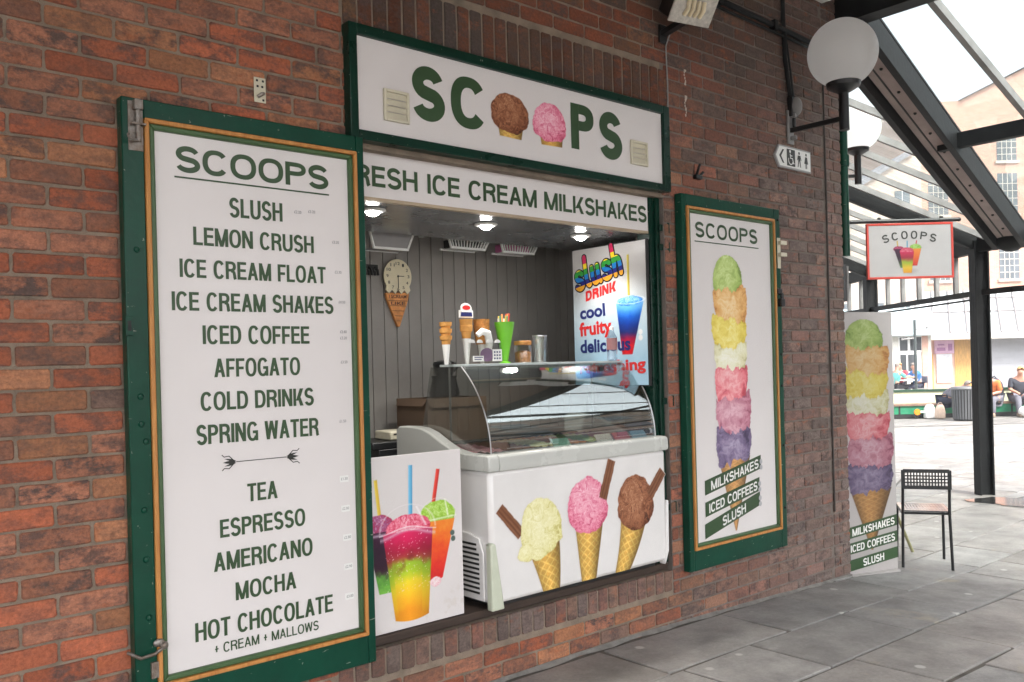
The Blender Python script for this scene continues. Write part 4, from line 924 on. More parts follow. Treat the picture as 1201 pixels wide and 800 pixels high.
pr.over((fbm(pr.U * 150, pr.V * 150, 79, 2) > .80) * (np.abs(pr.U - 2.165) < .12) * (pr.V > .60) * (pr.V < .86) * .7, (250, 220, 226))
pr.over(np.clip(1 - np.abs(pr.V - .852 - .016 * np.cos((pr.U - 2.165) * 20)) / .014, 0, 1) * (np.abs(pr.U - 2.165) < .146) * .62, (232, 222, 226))
pr.over(np.clip(1 - np.abs(pr.V - .868 - .012 * np.cos((pr.U - 2.165) * 20)) / .005, 0, 1) * (np.abs(pr.U - 2.165) < .150) * .8, (250, 246, 248))
pr.over(np.clip(1 - np.abs(np.hypot((pr.U - 2.165) / .146, (pr.V - .865) / .112) - 1) / .05, 0, 1) * (pr.V > .865) * .62, (238, 232, 234))
pr.over(np.clip(1 - np.abs(pr.U - 2.235 + .55 * (pr.V - .92)) / .010, 0, 1) * (pr.V > .875) * (pr.V < .965) * .75, (250, 246, 248))
pr.scoop(2.305, .615, .030, .022, [(214, 150, 160), (236, 190, 200), (240, 220, 222), (246, 240, 240)], 80, .15)
for dz in (.820, .793): pr.over(np.clip((.0125 - np.hypot(pr.U - (2.405 + (.82 - dz) * .15), pr.V - dz)) / pr.cell + .5, 0, 1), (84, 104, 96))
pr.over((pr.V > 0) * 0.0, (0, 0, 0)); pr.mesh('cups_picture', .0485, pan, M=inv(sbd))

# ================================================================== inside the booth: slush drink sign
ss = thing('slush_drink_sign', 'tall white poster with rainbow slush lettering and a blue and red drink', 'sign', (3.8, .045, 1.49), R_(-90))
# local X runs from the back of the booth (0) to the front (.59); the face looks towards -X of the world
def to_local_slush(y): return .62 - y
ss.location = (3.80, .62, 1.49); ss.rotation_euler = (0, 0, R_(-90))
p = MB(); p.box(-.006, .582, .0, .02, -.05, .775); wpart_ = obj('edge', p, M_DARK, ss, bevel=.002)
pr = Print(0, .575, -.045, .770, .0030, (188, 184, 182))
g_ = np.clip((pr.V - .0) / .75, 0, 1); pr.over(np.clip(1.0 - g_ * 1.25, 0, .85), (150, 190, 214)); pr.A[...] = 1
pr.bar(.444, .70, .444, .42, .0085, [(150, 130, 30), (190, 170, 60), (214, 200, 110)], grain=False)
blue = [(190, 24, 34), (206, 30, 40), (150, 26, 60), (30, 40, 100), (20, 50, 130), (24, 80, 170), (70, 140, 214), (120, 180, 230)]
pr.quad(.385, .462, .13, .345, .555, .43, lambda t, q: pr.ramp(t + .06 * (fbm(pr.U * 40, pr.V * 40, 5) - .5), blue) * (1.08 - .35 * np.abs(q - .45)[..., None]))
pr.scoop(.450, .435, .096, .030, [(30, 90, 170), (60, 130, 206), (110, 170, 226), (170, 206, 240)], 88)
pr.over(np.clip(1 - np.abs(np.hypot((pr.U - .450) / .110, (pr.V - .440) / .022) - 1) / .12, 0, 1) * .85, (210, 220, 232))
for dz in (.255, .222): pr.over(np.clip((.016 - np.hypot(pr.U - .525, pr.V - dz)) / pr.cell + .5, 0, 1), (208, 208, 208))
face = pr.mesh('poster', -.002, ss, keep_all=True)
M_RAIN = bpy.data.materials.new('rainbow_ink'); M_RAIN.use_nodes = True; N = M_RAIN.node_tree; P = N.nodes['Principled BSDF']; P.inputs['Roughness'].default_value = .4
tc = N.nodes.new('ShaderNodeTexCoord'); sp = N.nodes.new('ShaderNodeSeparateXYZ'); N.links.new(tc.outputs['Object'], sp.inputs[0])
ma = N.nodes.new('ShaderNodeMath'); ma.operation = 'MULTIPLY_ADD'; ma.inputs[1].default_value = -.20; N.links.new(sp.outputs['X'], ma.inputs[0]); N.links.new(sp.outputs['Z'], ma.inputs[2])
mr2 = N.nodes.new('ShaderNodeMapRange'); mr2.inputs['From Min'].default_value = .505; mr2.inputs['From Max'].default_value = .700; N.links.new(ma.outputs[0], mr2.inputs[0])
cr = N.nodes.new('ShaderNodeValToRGB'); cr.color_ramp.interpolation = 'CONSTANT'
for i, (p_, c) in enumerate([(0, h(214, 150, 40)), (.16, h(36, 40, 120)), (.30, h(30, 120, 190)), (.46, h(50, 150, 60)), (.64, h(236, 206, 40)), (.80, h(206, 40, 90))]):
    e = cr.color_ramp.elements[i] if i < 2 else cr.color_ramp.elements.new(p_)
    e.position = p_; e.color = (*c, 1)
N.links.new(mr2.outputs[0], cr.inputs[0]); N.links.new(cr.outputs[0], P.inputs['Base Color'])
M_RINK = mat('red_poster_ink', h(200, 40, 40), .4); M_BINK = mat('navy_poster_ink', h(30, 40, 100), .4); M_KINK = mat('black_poster_ink', (0.01, 0.01, 0.012), .4)
def catmull(P, n=7):
    o = []
    for i in range(len(P) - 1):
        p0, p1, p2, p3 = P[max(0, i - 1)], P[i], P[i + 1], P[min(len(P) - 1, i + 2)]
        for k in range(n):
            t = k / n; o.append(tuple(.5 * (2 * p1[j] + (p2[j] - p0[j]) * t + (2 * p0[j] - 5 * p1[j] + 4 * p2[j] - p3[j]) * t * t + (3 * p1[j] - p0[j] - 3 * p2[j] + p3[j]) * t ** 3) for j in range(2)))
    return o + [P[-1]]
s_pts = [(.78, .84), (.46, 1.0), (.12, .86), (.18, .60), (.55, .46), (.78, .26), (.58, .03), (.26, .0), (.0, .14)]
STROKES = [s_pts, [(1.32, 1.78), (1.24, 1.0), (1.24, .30), (1.38, .03), (1.54, .06)], [(1.96, 1.0), (1.94, .34), (2.08, .04), (2.34, .04), (2.56, .28), (2.60, 1.0)], [(2.60, 1.0), (2.58, .3), (2.74, .0)], [(x + 3.16, y) for x, y in s_pts], [(4.44, 1.78), (4.42, .9), (4.42, .0)], [(4.42, .55), (4.60, .93), (4.88, .95), (5.02, .66), (5.02, .0)]]
def slush_word(wd):
    out = []; c_, s__ = math.cos(.20), math.sin(.20)
    T2 = lambda p: (.040 + (p[0] * .072) * c_ - (p[1] * .098) * s__, .530 + (p[0] * .072) * s__ + (p[1] * .098) * c_)
    for st_ in STROKES:
        P = [T2(p) for p in catmull(st_)]; out += strip(P, wd)
        for e in (P[0], P[-1]): out.append([(e[0] + wd / 2 * math.cos(t * .4488), e[1] + wd / 2 * math.sin(t * .4488)) for t in range(14)])
    return out
p = MB(); p.flat(slush_word(.044), -.0030, .00006); obj('word_outline', p, M_KINK, face, smooth=0, fix=False)
p = MB(); p.flat(slush_word(.029), -.0046, .00006); obj('rainbow_word', p, M_RAIN, face, smooth=0, fix=False)
p = MB(); p.flat(text_polys('DRINK', .105, .350, .455, .515, t=.27, gap=.10, skew=.18), -.0032); bfont_add(p, 'fruity', .050, .312, .222, .330, -.0036, .035, rot=.06); bfont_add(p, 'refreshing', .040, .560, .0, .09, -.0036, .035, rot=.04); obj('red_words', p, M_RINK, face, smooth=0, fix=False)
p = MB(); bfont_add(p, 'cool', .055, .262, .348, .425, -.0032, .035, rot=.06); bfont_add(p, 'delicious', .050, .450, .145, .225, -.0032, .035, rot=.02); obj('navy_words', p, M_BINK, face, smooth=0, fix=False)

# notice on the side wall
nt_ = thing('fire_notice', 'small white and red safety notice on the booth side wall', 'notice', (4.285, .93, 1.9), R_(-90))
p = MB(); p.box(-.0, .10, -.004, .006, 0, .27); pa = obj('plate', p, M_WHITEP, nt_)
p = MB(); p.flat([[(.012, .165), (.075, .165), (.075, .250), (.012, .250)]], -.0045); obj('red_square', p, M_RINK, pa, smooth=0, fix=False)
p = MB(); bfont_add(p, 'F', .020, .040, .195, .240, -.0055, .02); bfont_add(p, 'a', .046, .068, .195, .232, -.0055, .02); obj('symbol', p, M_WHITEP, pa, smooth=0, fix=False)
p = MB()
for i in range(4): p.flat([[(.012, .118 - i * .032), (.036, .118 - i * .032), (.036, .136 - i * .032), (.012, .136 - i * .032)]], -.0045)
obj('text_marks', p, M_PINK, pa, smooth=0, fix=False)

# cone clock
ck = thing('cone_clock', 'ice cream cone shaped wall clock on the grey boards', 'clock', (2.925, 1.245, 1.82))
p = MB(); p.prism([(2.84, 2.022), (3.008, 2.028), (3.000, 1.985), (2.935, 1.822), (2.920, 1.822), (2.850, 1.985)], 'Y', 1.222, 1.243); co = wpart('cone', p, mat('printed_cone_wood', (0.62, 0.25, 0.07), .55, 0, .35, 30, .1, 60), ck, bevel=.004)
p = MB()
for zz in range(5): p.box(2.856 + zz * .014, 2.995 - zz * .014, 1.2205, 1.2215, 1.975 - zz * .03, 1.978 - zz * .03)
bfont_add(p, 'I SCREAM', 2.862, 2.985, 1.992, 2.012, 1.2205, .02); bfont_add(p, 'LIKE', 2.875, 2.975, 1.952, 1.971, 1.2205, .02); wsub('cone_lettering', p, mat('brown_ink', (0.08, 0.03, 0.015), .5), co, ck, smooth=0, fix=False)
p = MB(); pts = []
for i in range(40):
    a = R_(-35 + 250 * i / 39); pts.append((2.924 + .098 * math.cos(a), 2.122 + .102 * math.sin(a)))
for xx in np.linspace(2.836, 3.012, 9): pts.append((xx, 2.028 + .012 * (-1) ** int(round((xx - 2.836) / .022))))
p.prism(pts, 'Y', 1.214, 1.2215); di = wpart('dial', p, mat('cream_dial', (0.74, 0.66, 0.46), .5, 0, .1), ck, bevel=.002)
p = MB()
for i in range(12):
    a = R_(90 - 30 * i); cx, cz = 2.924 + .074 * math.cos(a), 2.122 + .076 * math.sin(a); t = str(12 if i == 0 else i); wd = .009 * len(t) * .8
    bfont_add(p, t, cx - wd, cx + wd, cz - .009, cz + .009, 1.2128, .01)
p.box(2.9225, 2.9255, 1.2095, 1.212, 2.052, 2.124); p.box(2.922, 2.966, 1.2095, 1.212, 2.1205, 2.1245); p.lathe([(.006, -.004), (.006, 0)], M=Matrix.Translation((2.924, 1.2125, 2.122)) @ Matrix.Rotation(R_(-90), 4, 'X'), n=12)
wsub('hands_and_numerals', p, M_INKB, di, ck, smooth=0, fix=False)

# baskets under the soffit edge
for i, (x0, x1, lab) in enumerate([(2.535, 2.865, 'solid white plastic tray at the top of the back wall over the clock'), (3.065, 3.425, 'white slotted basket in the middle at the top of the back wall'), (3.465, 3.825, 'white slotted basket holding pink packets at the top of the back wall')]):
    t = thing('hanging_basket' if i else 'hanging_tray', lab, 'basket', ((x0 + x1) / 2, .98, 2.26), group='baskets hung at the top of the booth back wall')
    zb = 2.275; zt = 2.385; ins = .055
    if i == 0: zb = 2.238
    m = MB(); Y0, Y1 = .92, 1.06
    m.box(x0 - .006, x1 + .006, Y0 - .006, Y0 + .006, zt - .014, zt); m.box(x0 - .006, x1 + .006, Y1 - .006, Y1 + .006, zt - .014, zt); m.box(x0 - .006, x0 + .008, Y0 + .006, Y1 - .006, zt - .014, zt); m.box(x1 - .008, x1 + .006, Y0 + .006, Y1 - .006, zt - .014, zt)
    wpart('rim', m, M_WHITEP, t, bevel=.003)
    m = MB(); m.box(x0 + .04, x0 + .06, Y1 + .006, 1.249, zt - .014, zt); m.box(x1 - .06, x1 - .04, Y1 + .006, 1.249, zt - .014, zt); wpart('wall_bracket', m, M_WHITEP, t)
    m = MB(); bx = (x0 + ins, x1 - ins, Y0 + .02, Y1 - .02)
    m.bar((bx[0], bx[2], zb), (x0, Y0, zt), .012, .012); m.bar((bx[1], bx[2], zb), (x1, Y0, zt), .012, .012); m.box(bx[0] - .006, bx[1] + .006, bx[2] - .006, bx[2] + .008, zb - .006, zb + .008); m.box(bx[0] - .006, bx[1] + .006, bx[3], bx[3] + .01, zb - .006, zb + .006)
    wpart('frame_edge', m, M_WHITEP, t, bevel=.002)
    if i == 0:
        m = MB(); m.add([(bx[0], bx[2], zb), (bx[1], bx[2], zb), (x1, Y0 + .004, zt - .01), (x0, Y0 + .004, zt - .01)], [(0, 1, 2, 3)]); m.box(bx[0], bx[1], bx[2] + .009, bx[3], zb - .002, zb + .002); wpart('tray_skin', m, mat('grey_plastic', (0.26, 0.25, 0.25), .5), t)
    else:
        m = MB(); n = 13
        for q in range(1, n):
            u = q / n; m.bar((bx[0] + (bx[1] - bx[0]) * u, bx[2], zb), (x0 + (x1 - x0) * u, Y0, zt - .01), .006, .006)
            m.bar((bx[0] + (bx[1] - bx[0]) * u, bx[2], zb), (bx[0] + (bx[1] - bx[0]) * u, bx[3], zb), .006, .005)
        wpart('slats', m, M_WHITEP, t, smooth=0)
        m = MB(); m.box(bx[0] + .01, bx[1] - .01, bx[2] + .03, bx[3] - .01, zb + .006, zb + .05)
        if i == 2: wpart('pink_packets', m, mat('pink_packet', (0.45, 0.10, 0.26), .5), t)
        else: wpart('dark_contents', m, M_DARK, t)
kk = thing('utensil_hook', 'black wire hook on the back wall left of the cone clock', 'hook', (2.75, 1.24, 2.12))
m = MB()
for a in range(5): m.tube([(2.70 + .02 * a, 1.243, 2.17 - .01 * (a % 2)), (2.70 + .02 * a, 1.21, 2.15 - .01 * (a % 2)), (2.70 + .02 * a, 1.205, 2.12)], .008)
m.box(2.69, 2.80, 1.236, 1.249, 2.155, 2.185); wpart('hook_rail', m, M_DARK, kk)

# downlights
for x, y, lab in [(2.144, .235, 'lit round downlight over the slush board, nearest the menu shutter'), (2.838, .275, 'lit round downlight in the middle of the soffit above the cone holder'), (3.540, .293, 'lit round downlight over the slush drink poster')]:
    d = thing('downlight', lab, 'light', (x, y, 2.298), group='downlights in the hatch soffit')
    m = MB(); m.lathe([(.032, 0), (.058, -.002), (.060, -.008), (.050, -.014), (.034, -.014)], n=28, cap=False); obj('bezel', m, M_WHITEP, d)
    m = MB(); m.sphere((0, 0, -.008), .034, sc=(1, 1, .75)); obj('bulb', m, M_LAMP, d)
    li = bpy.data.lights.new('downlight_lamp', 'SPOT'); li.energy = 7; li.spot_size = R_(125); li.spot_blend = .8; li.shadow_soft_size = .035; li.color = (1, .95, .88)
    lo = bpy.data.objects.new('downlight_lamp', li); COL.objects.link(lo); lo.parent = d; lo.location = (0, 0, -.05)

# goods behind the freezer
bx = thing('cardboard_box', 'open brown cardboard box behind the freezer glass', 'box', (3.02, .92, 1.2))
m = MB(); bh = 1.40
m.box(2.82, 3.24, .80, .806, 1.15, bh); m.box(2.82, 3.24, 1.10, 1.106, 1.15, bh); m.box(2.82, 2.826, .806, 1.10, 1.15, bh); m.box(3.234, 3.24, .806, 1.10, 1.15, bh); m.box(2.826, 3.234, .806, 1.10, 1.15, 1.156)
wpart('carton', m, M_CARD, bx); m = MB(); m.add([(2.82, .80, bh), (3.24, .80, bh), (3.22, .79, bh - .05), (2.84, .79, bh - .05)], [(0, 1, 2, 3)]); m.add([(2.82, .80, bh), (2.82, 1.1, bh), (2.80, 1.08, bh - .04), (2.80, .82, bh - .04)], [(0, 1, 2, 3)]); wpart('flap', m, M_CARD, bx)
ct = thing('back_counter', 'low dark back counter behind the freezer', 'counter', (3.1, 1.0, .12)); m = MB(); m.box(2.50, 4.2, .80, 1.24, 1.10, 1.145); wpart('worktop', m, M_BLACK, ct, bevel=.004); m = MB(); m.box(2.52, 4.18, .83, 1.24, .12, 1.10); wpart('carcass', m, M_GREYW, ct)
bl = thing('blender_jug', 'black blender jug standing on the box lid behind the glass', 'blender', (3.05, .95, 1.434)); m = MB(); m.lathe([(.085, 0), (.09, .02), (.07, .10), (.075, .12)], c=(3.05, .95, 1.404)); wpart('base', m, M_BLACK, bl); m = MB(); m.lathe([(.05, .12), (.065, .19), (.06, .20), (.02, .21)], c=(3.05, .95, 1.404)); wpart('jug', m, M_BLACK, bl); m = MB(); m.tube([(3.12, .95, 1.55), (3.145, .95, 1.57), (3.13, .95, 1.595)], .009); wpart('handle', m, M_BLACK, bl)
mc = thing('till_drawer', 'black till drawer with a receipt printer on the counter left of the freezer', 'till', (2.55, .95, 1.146))
m = MB(); m.box(2.46, 2.78, .80, 1.1, 1.146, 1.185); wpart('drawer', m, M_BLACK, mc, bevel=.006); m = MB(); m.box(2.60, 2.74, .84, 1.0, 1.186, 1.235); wpart('printer', m, M_CREAMP, mc, bevel=.008); m = MB(); m.box(2.62, 2.72, .838, .8395, 1.215, 1.222); wpart('paper_slot', m, M_DARK, mc)

# things on the glass shelf
fz.location = Vector(fz.location) + Vector((-.032, -.030, .004)); ZS = ztop + .0162; YS = .33
def on_shelf(px): return px
st = thing('cone_holder', 'clear acrylic holder with printed panels and four white hoops on the freezer shelf', 'holder', (2.80, YS, ZS))
def wafer_cone(root_name, lab, x, y, zb, scale, stack, col=M_WAFER, waffle=False, group=None, sleeve=True):
    t = thing(root_name, lab, 'cone', (x, y, zb), group=group)
    z = 0
    if sleeve: m = MB(); m.lathe([(.010, .0), (.024, .13)], n=16, cap=False); obj('paper_sleeve', m, M_WHITEP, t); z = .10
    for i in range(stack):
        m = MB()
        if waffle: m.lathe([(.030, z), (.038, z + .05), (.043, z + .10), (.038, z + .098), (.030, z + .05)], n=18); 
        else: m.lathe([(.021, z), (.024, z + .020), (.030, z + .024), (.032, z + .044), (.028, z + .044)], n=18)
        obj('wafer', m, col, t); z += .034 if not waffle else .03
    return t
wafer_cone('wafer_cone', 'stack of three flat wafer cups in a white cone left on the shelf', 2.622, YS + .02, ZS, 1, 3, group='cones standing on the freezer shelf')
wafer_cone('wafer_cone', 'tall wafer cone under the paper badge on the shelf', 2.752, YS + .02, ZS, 1, 0, group='cones standing on the freezer shelf')
wc = wafer_cone('waffle_cone', 'wide waffle cone right of the badge cone on the shelf', 2.860, YS + .03, ZS, 1, 2, mat('waffle', (0.50, 0.22, 0.055), .75, 0, .35, 45, .6, 70), True, group='cones standing on the freezer shelf')
tw = [o for o in COL.objects if o.get('label', '').startswith('tall wafer')][0]
m = MB(); m.lathe([(.018, .10), (.026, .165), (.031, .167), (.033, .195), (.031, .197), (.034, .228), (.029, .228)], n=18); obj('wafer', m, M_WAFER, tw)
m = MB(); m.box(-.045, .045, -.003, .003, .236, .274); m.prism([(.035 * math.cos(R_(a)), .280 + .030 * math.sin(R_(a))) for a in range(0, 360, 20)], 'Y', -.0055, .0025); bd = obj('badge', m, M_WHITEP, tw, smooth=0)
m = MB(); m.flat([[(-.038, .242), (.038, .242), (.034, .264), (-.034, .264)]], -.0062); obj('blue_band', m, M_BINK, bd, smooth=0, fix=False)
m = MB(); m.flat([[(.026 * math.cos(R_(a)), .287 + .012 * math.sin(R_(a))) for a in range(0, 360, 20)]], -.0064); obj('red_oval', m, M_RINK, bd, smooth=0, fix=False)
m = MB(); m.box(2.690, 2.900, YS - .075, YS - .070, ZS + .001, ZS + .11); wpart('front_plate', m, M_CLEAR, st)
m = MB(); m.box(2.675, 2.915, YS - .08, YS + .07, ZS, ZS + .005); wpart('base', m, M_CLEAR, st)
m = MB()
for xx in (2.710, 2.760, 2.820, 2.875): m.prism([(xx + .019 * math.cos(R_(a)), ZS + .105 + .017 * math.sin(R_(a))) for a in range(0, 181, 20)], 'Y', YS - .079, YS - .076)
wpart('hoop', m, M_WHITEP, st, smooth=0)
m = MB(); m.box(2.715, 2.780, YS - .081, YS - .0755, ZS + .012, ZS + .040); m.box(2.840, 2.900, YS - .081, YS - .0755, ZS + .012, ZS + .072); wpart('label_card', m, M_WHITEP, st)
m = MB()
for a in range(3):
    for c in range(3): m.box(2.847 + a * .017, 2.856 + a * .017, YS - .0822, YS - .0812, ZS + .022 + c * .016, ZS + .030 + c * .016)
m.box(2.721, 2.773, YS - .0822, YS - .0812, ZS + .030, ZS + .034); m.box(2.721, 2.765, YS - .0822, YS - .0812, ZS + .020, ZS + .024); wpart('card_print', m, M_BINK, st)
m = MB(); m.sphere((2.805, YS - .0780, ZS + .045), .034, sc=(1.3, .03, 1)); wpart('purple_print', m, mat('purple_print', (0.16, 0.10, 0.17), .5), st)
wr = thing('white_napkin_roll', 'crumpled white paper napkin draped beside the waffle cone', 'napkin', (2.845, YS, ZS)); m = MB(); m.tube([(2.790, YS - .02, ZS + .145), (2.815, YS - .03, ZS + .165), (2.850, YS - .03, ZS + .155), (2.870, YS - .02, ZS + .11), (2.865, YS - .01, ZS + .03)], [.014, .018, .020, .020, .012], n=12); wpart('roll', m, M_WHITEP, wr)
gc = thing('straw_cone', 'lime green plastic cone full of paper straws on the shelf', 'straw holder', (2.990, YS, ZS)); m = MB(); m.lathe([(.030, 0), (.028, .006), (.014, .012), (.018, .03), (.054, .215), (.050, .213), (.016, .03)], n=24); obj('cone', m, mat('lime_plastic', (0.17, 0.55, 0.03), .35), gc)
cols = [(0.75, 0.25, 0.06), (0.7, 0.5, 0.1), (0.6, 0.08, 0.06), (0.75, 0.72, 0.6), (0.1, 0.35, 0.2), (0.8, 0.3, 0.1)]
for i in range(12):
    a = i * 2.4; r0 = .008; m = MB(); rr = .020 + .022 * ((i * 7) % 5) / 5; m.tube([(r0 * math.cos(a), r0 * math.sin(a), .05), (rr * math.cos(a), rr * math.sin(a), .235 + .012 * (i % 3))], .005, n=8); obj('straw', m, mat('straw_%d' % i, cols[i % 6], .5), gc)
jr = thing('nut_jar', 'small glass jar of chopped nuts with a wooden lid on the shelf', 'jar', (3.115, YS, ZS)); m = MB(); m.lathe([(.045, 0), (.047, .01), (.047, .085), (.040, .095)], n=24); obj('glass', m, M_CLEAR, jr); m = MB(); m.lathe([(.043, .003), (.044, .055), (.02, .065)], n=24); obj('nuts', m, mat('nuts', (0.45, 0.20, 0.07), .8, 0, .5, 110, .8, 160), jr); m = MB(); m.lathe([(.046, .095), (.048, .098), (.048, .114), (.044, .117)], n=24); obj('lid', m, M_BEAD, jr)
for i, xx in enumerate((3.235, 3.272)):
    cp = thing('glass_tumbler', ['clear glass tumbler next to the nut jar', 'clear glass tumbler, right hand one of the pair on the shelf'][i], 'glass', (xx, YS + .03 * i, ZS), group='tumblers on the freezer shelf'); m = MB(); m.lathe([(.028, 0), (.036, .145), (.034, .145), (.026, .006)], n=24); obj('body', m, M_CLEAR, cp); m = MB(); m.lathe([(.037, .143), (.037, .147), (.033, .147), (.033, .143)], n=24, cap=False); obj('rim', m, M_ALU, cp)
wb = thing('water_bottle', 'clear plastic water bottle with white cap in front of the poster', 'bottle', (3.695, YS - .11, ZS)); m = MB(); m.lathe([(.026, 0), (.030, .01), (.028, .04), (.030, .06), (.028, .09), (.030, .13), (.012, .165), (.012, .175)], n=24); obj('body', m, glass_mat('pet', (0.80, 0.84, 0.88), .12, .8, power=2.5), wb); m = MB(); m.lathe([(.0135, .175), (.0135, .19), (.012, .192)], n=18); obj('cap', m, M_WHITEP, wb); m = MB(); m.lathe([(.0305, .062), (.0305, .128)], n=24, cap=False); obj('wrapper', m, mat('faint_red_wrapper', (0.35, 0.16, 0.16), .4), wb)

# ================================================================== fittings on the wall
kp = thing('wall_plate', 'cream metal keeper plate screwed to the brick above the menu', 'plate', (1.5, 0, 2.65)); m = MB(); m.box(1.476, 1.524, -.008, -.003, 2.607, 2.703); wpart('plate', m, M_CREAMP, kp, bevel=.004); m = MB(); m.tube([(1.488, -.012, 2.626), (1.50, -.024, 2.636), (1.512, -.012, 2.642)], .007); wpart('staple', m, M_ZINC, kp); m = MB()
for x, z in ((1.488, 2.69), (1.512, 2.69), (1.49, 2.668), (1.509, 2.668), (1.512, 2.617)): m.box(x - .004, x + .004, -.0092, -.0082, z - .004, z + .004)
wpart('screw_holes', m, M_DARK, kp)
hk = thing('cable_cleat', 'small black cleat on the brick above the picture shutter', 'hook', (4.21, 0, 2.65)); m = MB(); m.box(4.185, 4.245, -.03, -.003, 2.635, 2.66); wpart('clamp', m, M_BLACK, hk, bevel=.004); m = MB(); m.tube([(4.20, -.02, 2.66), (4.185, -.045, 2.69), (4.205, -.04, 2.715)], .008); m.tube([(4.235, -.02, 2.66), (4.25, -.03, 2.68)], .008); wpart('hook', m, M_BLACK, hk)
# toilets direction sign
ts = thing('toilet_sign', 'white direction sign with arrow, wheelchair, man and woman symbols on the brick', 'sign', (5.24, -.02, 2.89))
TX0, TX1, TZ0, TZ1 = 5.03, 5.466, 2.822, 2.968
m = MB(); m.prism([(TX0, (TZ0 + TZ1) / 2), (TX0 + .05, TZ0), (TX1, TZ0), (TX1, TZ1), (TX0 + .05, TZ1)], 'Y', -.018, -.004); tpn = wpart('plate', m, mat('grey_sign_edge', (0.35, 0.35, 0.35), .5), ts, smooth=0)
m = MB(); i_ = .010; m.prism([(TX0 + i_ * 1.3, (TZ0 + TZ1) / 2), (TX0 + .05 + i_ * .5, TZ0 + i_), (TX1 - i_, TZ0 + i_), (TX1 - i_, TZ1 - i_), (TX0 + .05 + i_ * .5, TZ1 - i_)], 'Y', -.0205, -.0182); tf = wsub('face', m, M_WHITEP, tpn, ts, smooth=0)
cz = (TZ0 + TZ1) / 2; P_ = []
P_ += [[(TX0 + .045, cz), (TX0 + .085, cz + .045), (TX0 + .105, cz + .045), (TX0 + .068, cz)], [(TX0 + .045, cz), (TX0 + .068, cz), (TX0 + .105, cz - .045), (TX0 + .085, cz - .045)]]
P_ += [[(TX0 + .135, TZ0 + .018), (TX0 + .235, TZ0 + .018), (TX0 + .235, TZ1 - .018), (TX0 + .135, TZ1 - .018)]]
def person_icon(x, woman):
    o = [[(x + .010 * math.cos(a * .5236), cz + .043 + .010 * math.sin(a * .5236)) for a in range(12)]]
    if woman: o += [[(x - .012, cz + .028), (x + .012, cz + .028), (x + .024, cz - .018), (x - .024, cz - .018)], [(x - .010, cz - .018), (x - .002, cz - .018), (x - .002, cz - .050), (x - .010, cz - .050)], [(x + .002, cz - .018), (x + .010, cz - .018), (x + .010, cz - .050), (x + .002, cz - .050)]]
    else: o += [[(x - .016, cz + .028), (x + .016, cz + .028), (x + .012, cz - .008), (x - .012, cz - .008)], [(x - .012, cz - .008), (x - .001, cz - .008), (x - .012, cz - .050), (x - .021, cz - .050)], [(x + .001, cz - .008), (x + .012, cz - .008), (x + .021, cz - .050), (x + .012, cz - .050)], [(x - .016, cz + .028), (x - .026, cz - .004), (x - .020, cz - .006), (x - .011, cz + .012)], [(x + .016, cz + .028), (x + .026, cz - .004), (x + .020, cz - .006), (x + .011, cz + .012)]]
    return o
P_ += person_icon(TX0 + .285, False) + person_icon(TX0 + .372, True)
m = MB(); m.flat(P_, -.0215); wsub('symbols', m, M_INKB, tf, ts, smooth=0, fix=False)
wx = TX0 + .185; W_ = [[(wx - .012 + .010 * math.cos(a * .5236), cz + .040 + .010 * math.sin(a * .5236)) for a in range(12)]] + strip([(wx - .012, cz + .026), (wx - .008, cz - .004), (wx + .016, cz - .004), (wx + .026, cz - .036), (wx + .036, cz - .034)], .009) + ring(wx - .006, cz - .018, .030, .030, .007, .007, R_(150), R_(345), 24, 2) + strip([(wx - .010, cz + .014), (wx + .014, cz + .012)], .007)
m = MB(); m.flat(W_, -.0235); wsub('wheelchair_symbol', m, M_WHITEP, tf, ts, smooth=0, fix=False)
# conduit, drop, junction box
cn = thing('wall_conduit', 'black conduit along the top of the brick wall with a drop to the lamp', 'conduit', (5.2, -.02, 3.73))
m = MB(); m.tube([(4.0, -.022, 3.755), (4.9, -.022, 3.735), (5.86, -.022, 3.705)], .018, n=8); m.tube([(4.0, -.018, 3.715), (5.86, -.018, 3.672)], .010, n=6)
for x in (4.45, 5.05, 5.6): m.box(x - .02, x + .02, -.045, -.002, 3.70 - (x - 4.9) * .03, 3.765 - (x - 4.9) * .03)
wpart('pipe', m, M_BLACKF, cn); m = MB(); m.tube([(5.165, -.02, 3.99), (5.175, -.02, 3.55), (5.215, -.02, 3.36), (5.235, -.02, 3.28)], .014, n=8); m.tube([(5.19, -.02, 3.70), (5.225, -.03, 3.45), (5.26, -.025, 3.30)], .007, n=6); wpart('drop_pipe', m, M_BLACKF, cn)
m = MB(); m.sphere((5.255, -.045, 3.235), .05, sc=(.75, .8, 1.25)); wpart('junction_cover', m, M_STEELG, cn); m = MB(); m.box(5.215, 5.29, -.04, -.002, 3.17, 3.30); m.tube([(5.25, -.03, 3.17), (5.25, -.03, 3.10)], .012); wpart('junction_box', m, M_BLACK, cn, bevel=.006)
vc = thing('grey_cable', 'thin grey cable running down the brick near the corner', 'cable', (5.6, -.01, 1.0)); m = MB(); m.tube([(5.674, -.008, 3.70), (5.668, -.010, 3.2), (5.678, -.008, 2.6), (5.672, -.009, 1.7), (5.682, -.008, .5)], .006, n=6); wpart('cable', m, mat('brick_grey_cable', (0.06, 0.05, 0.045), .8), vc)
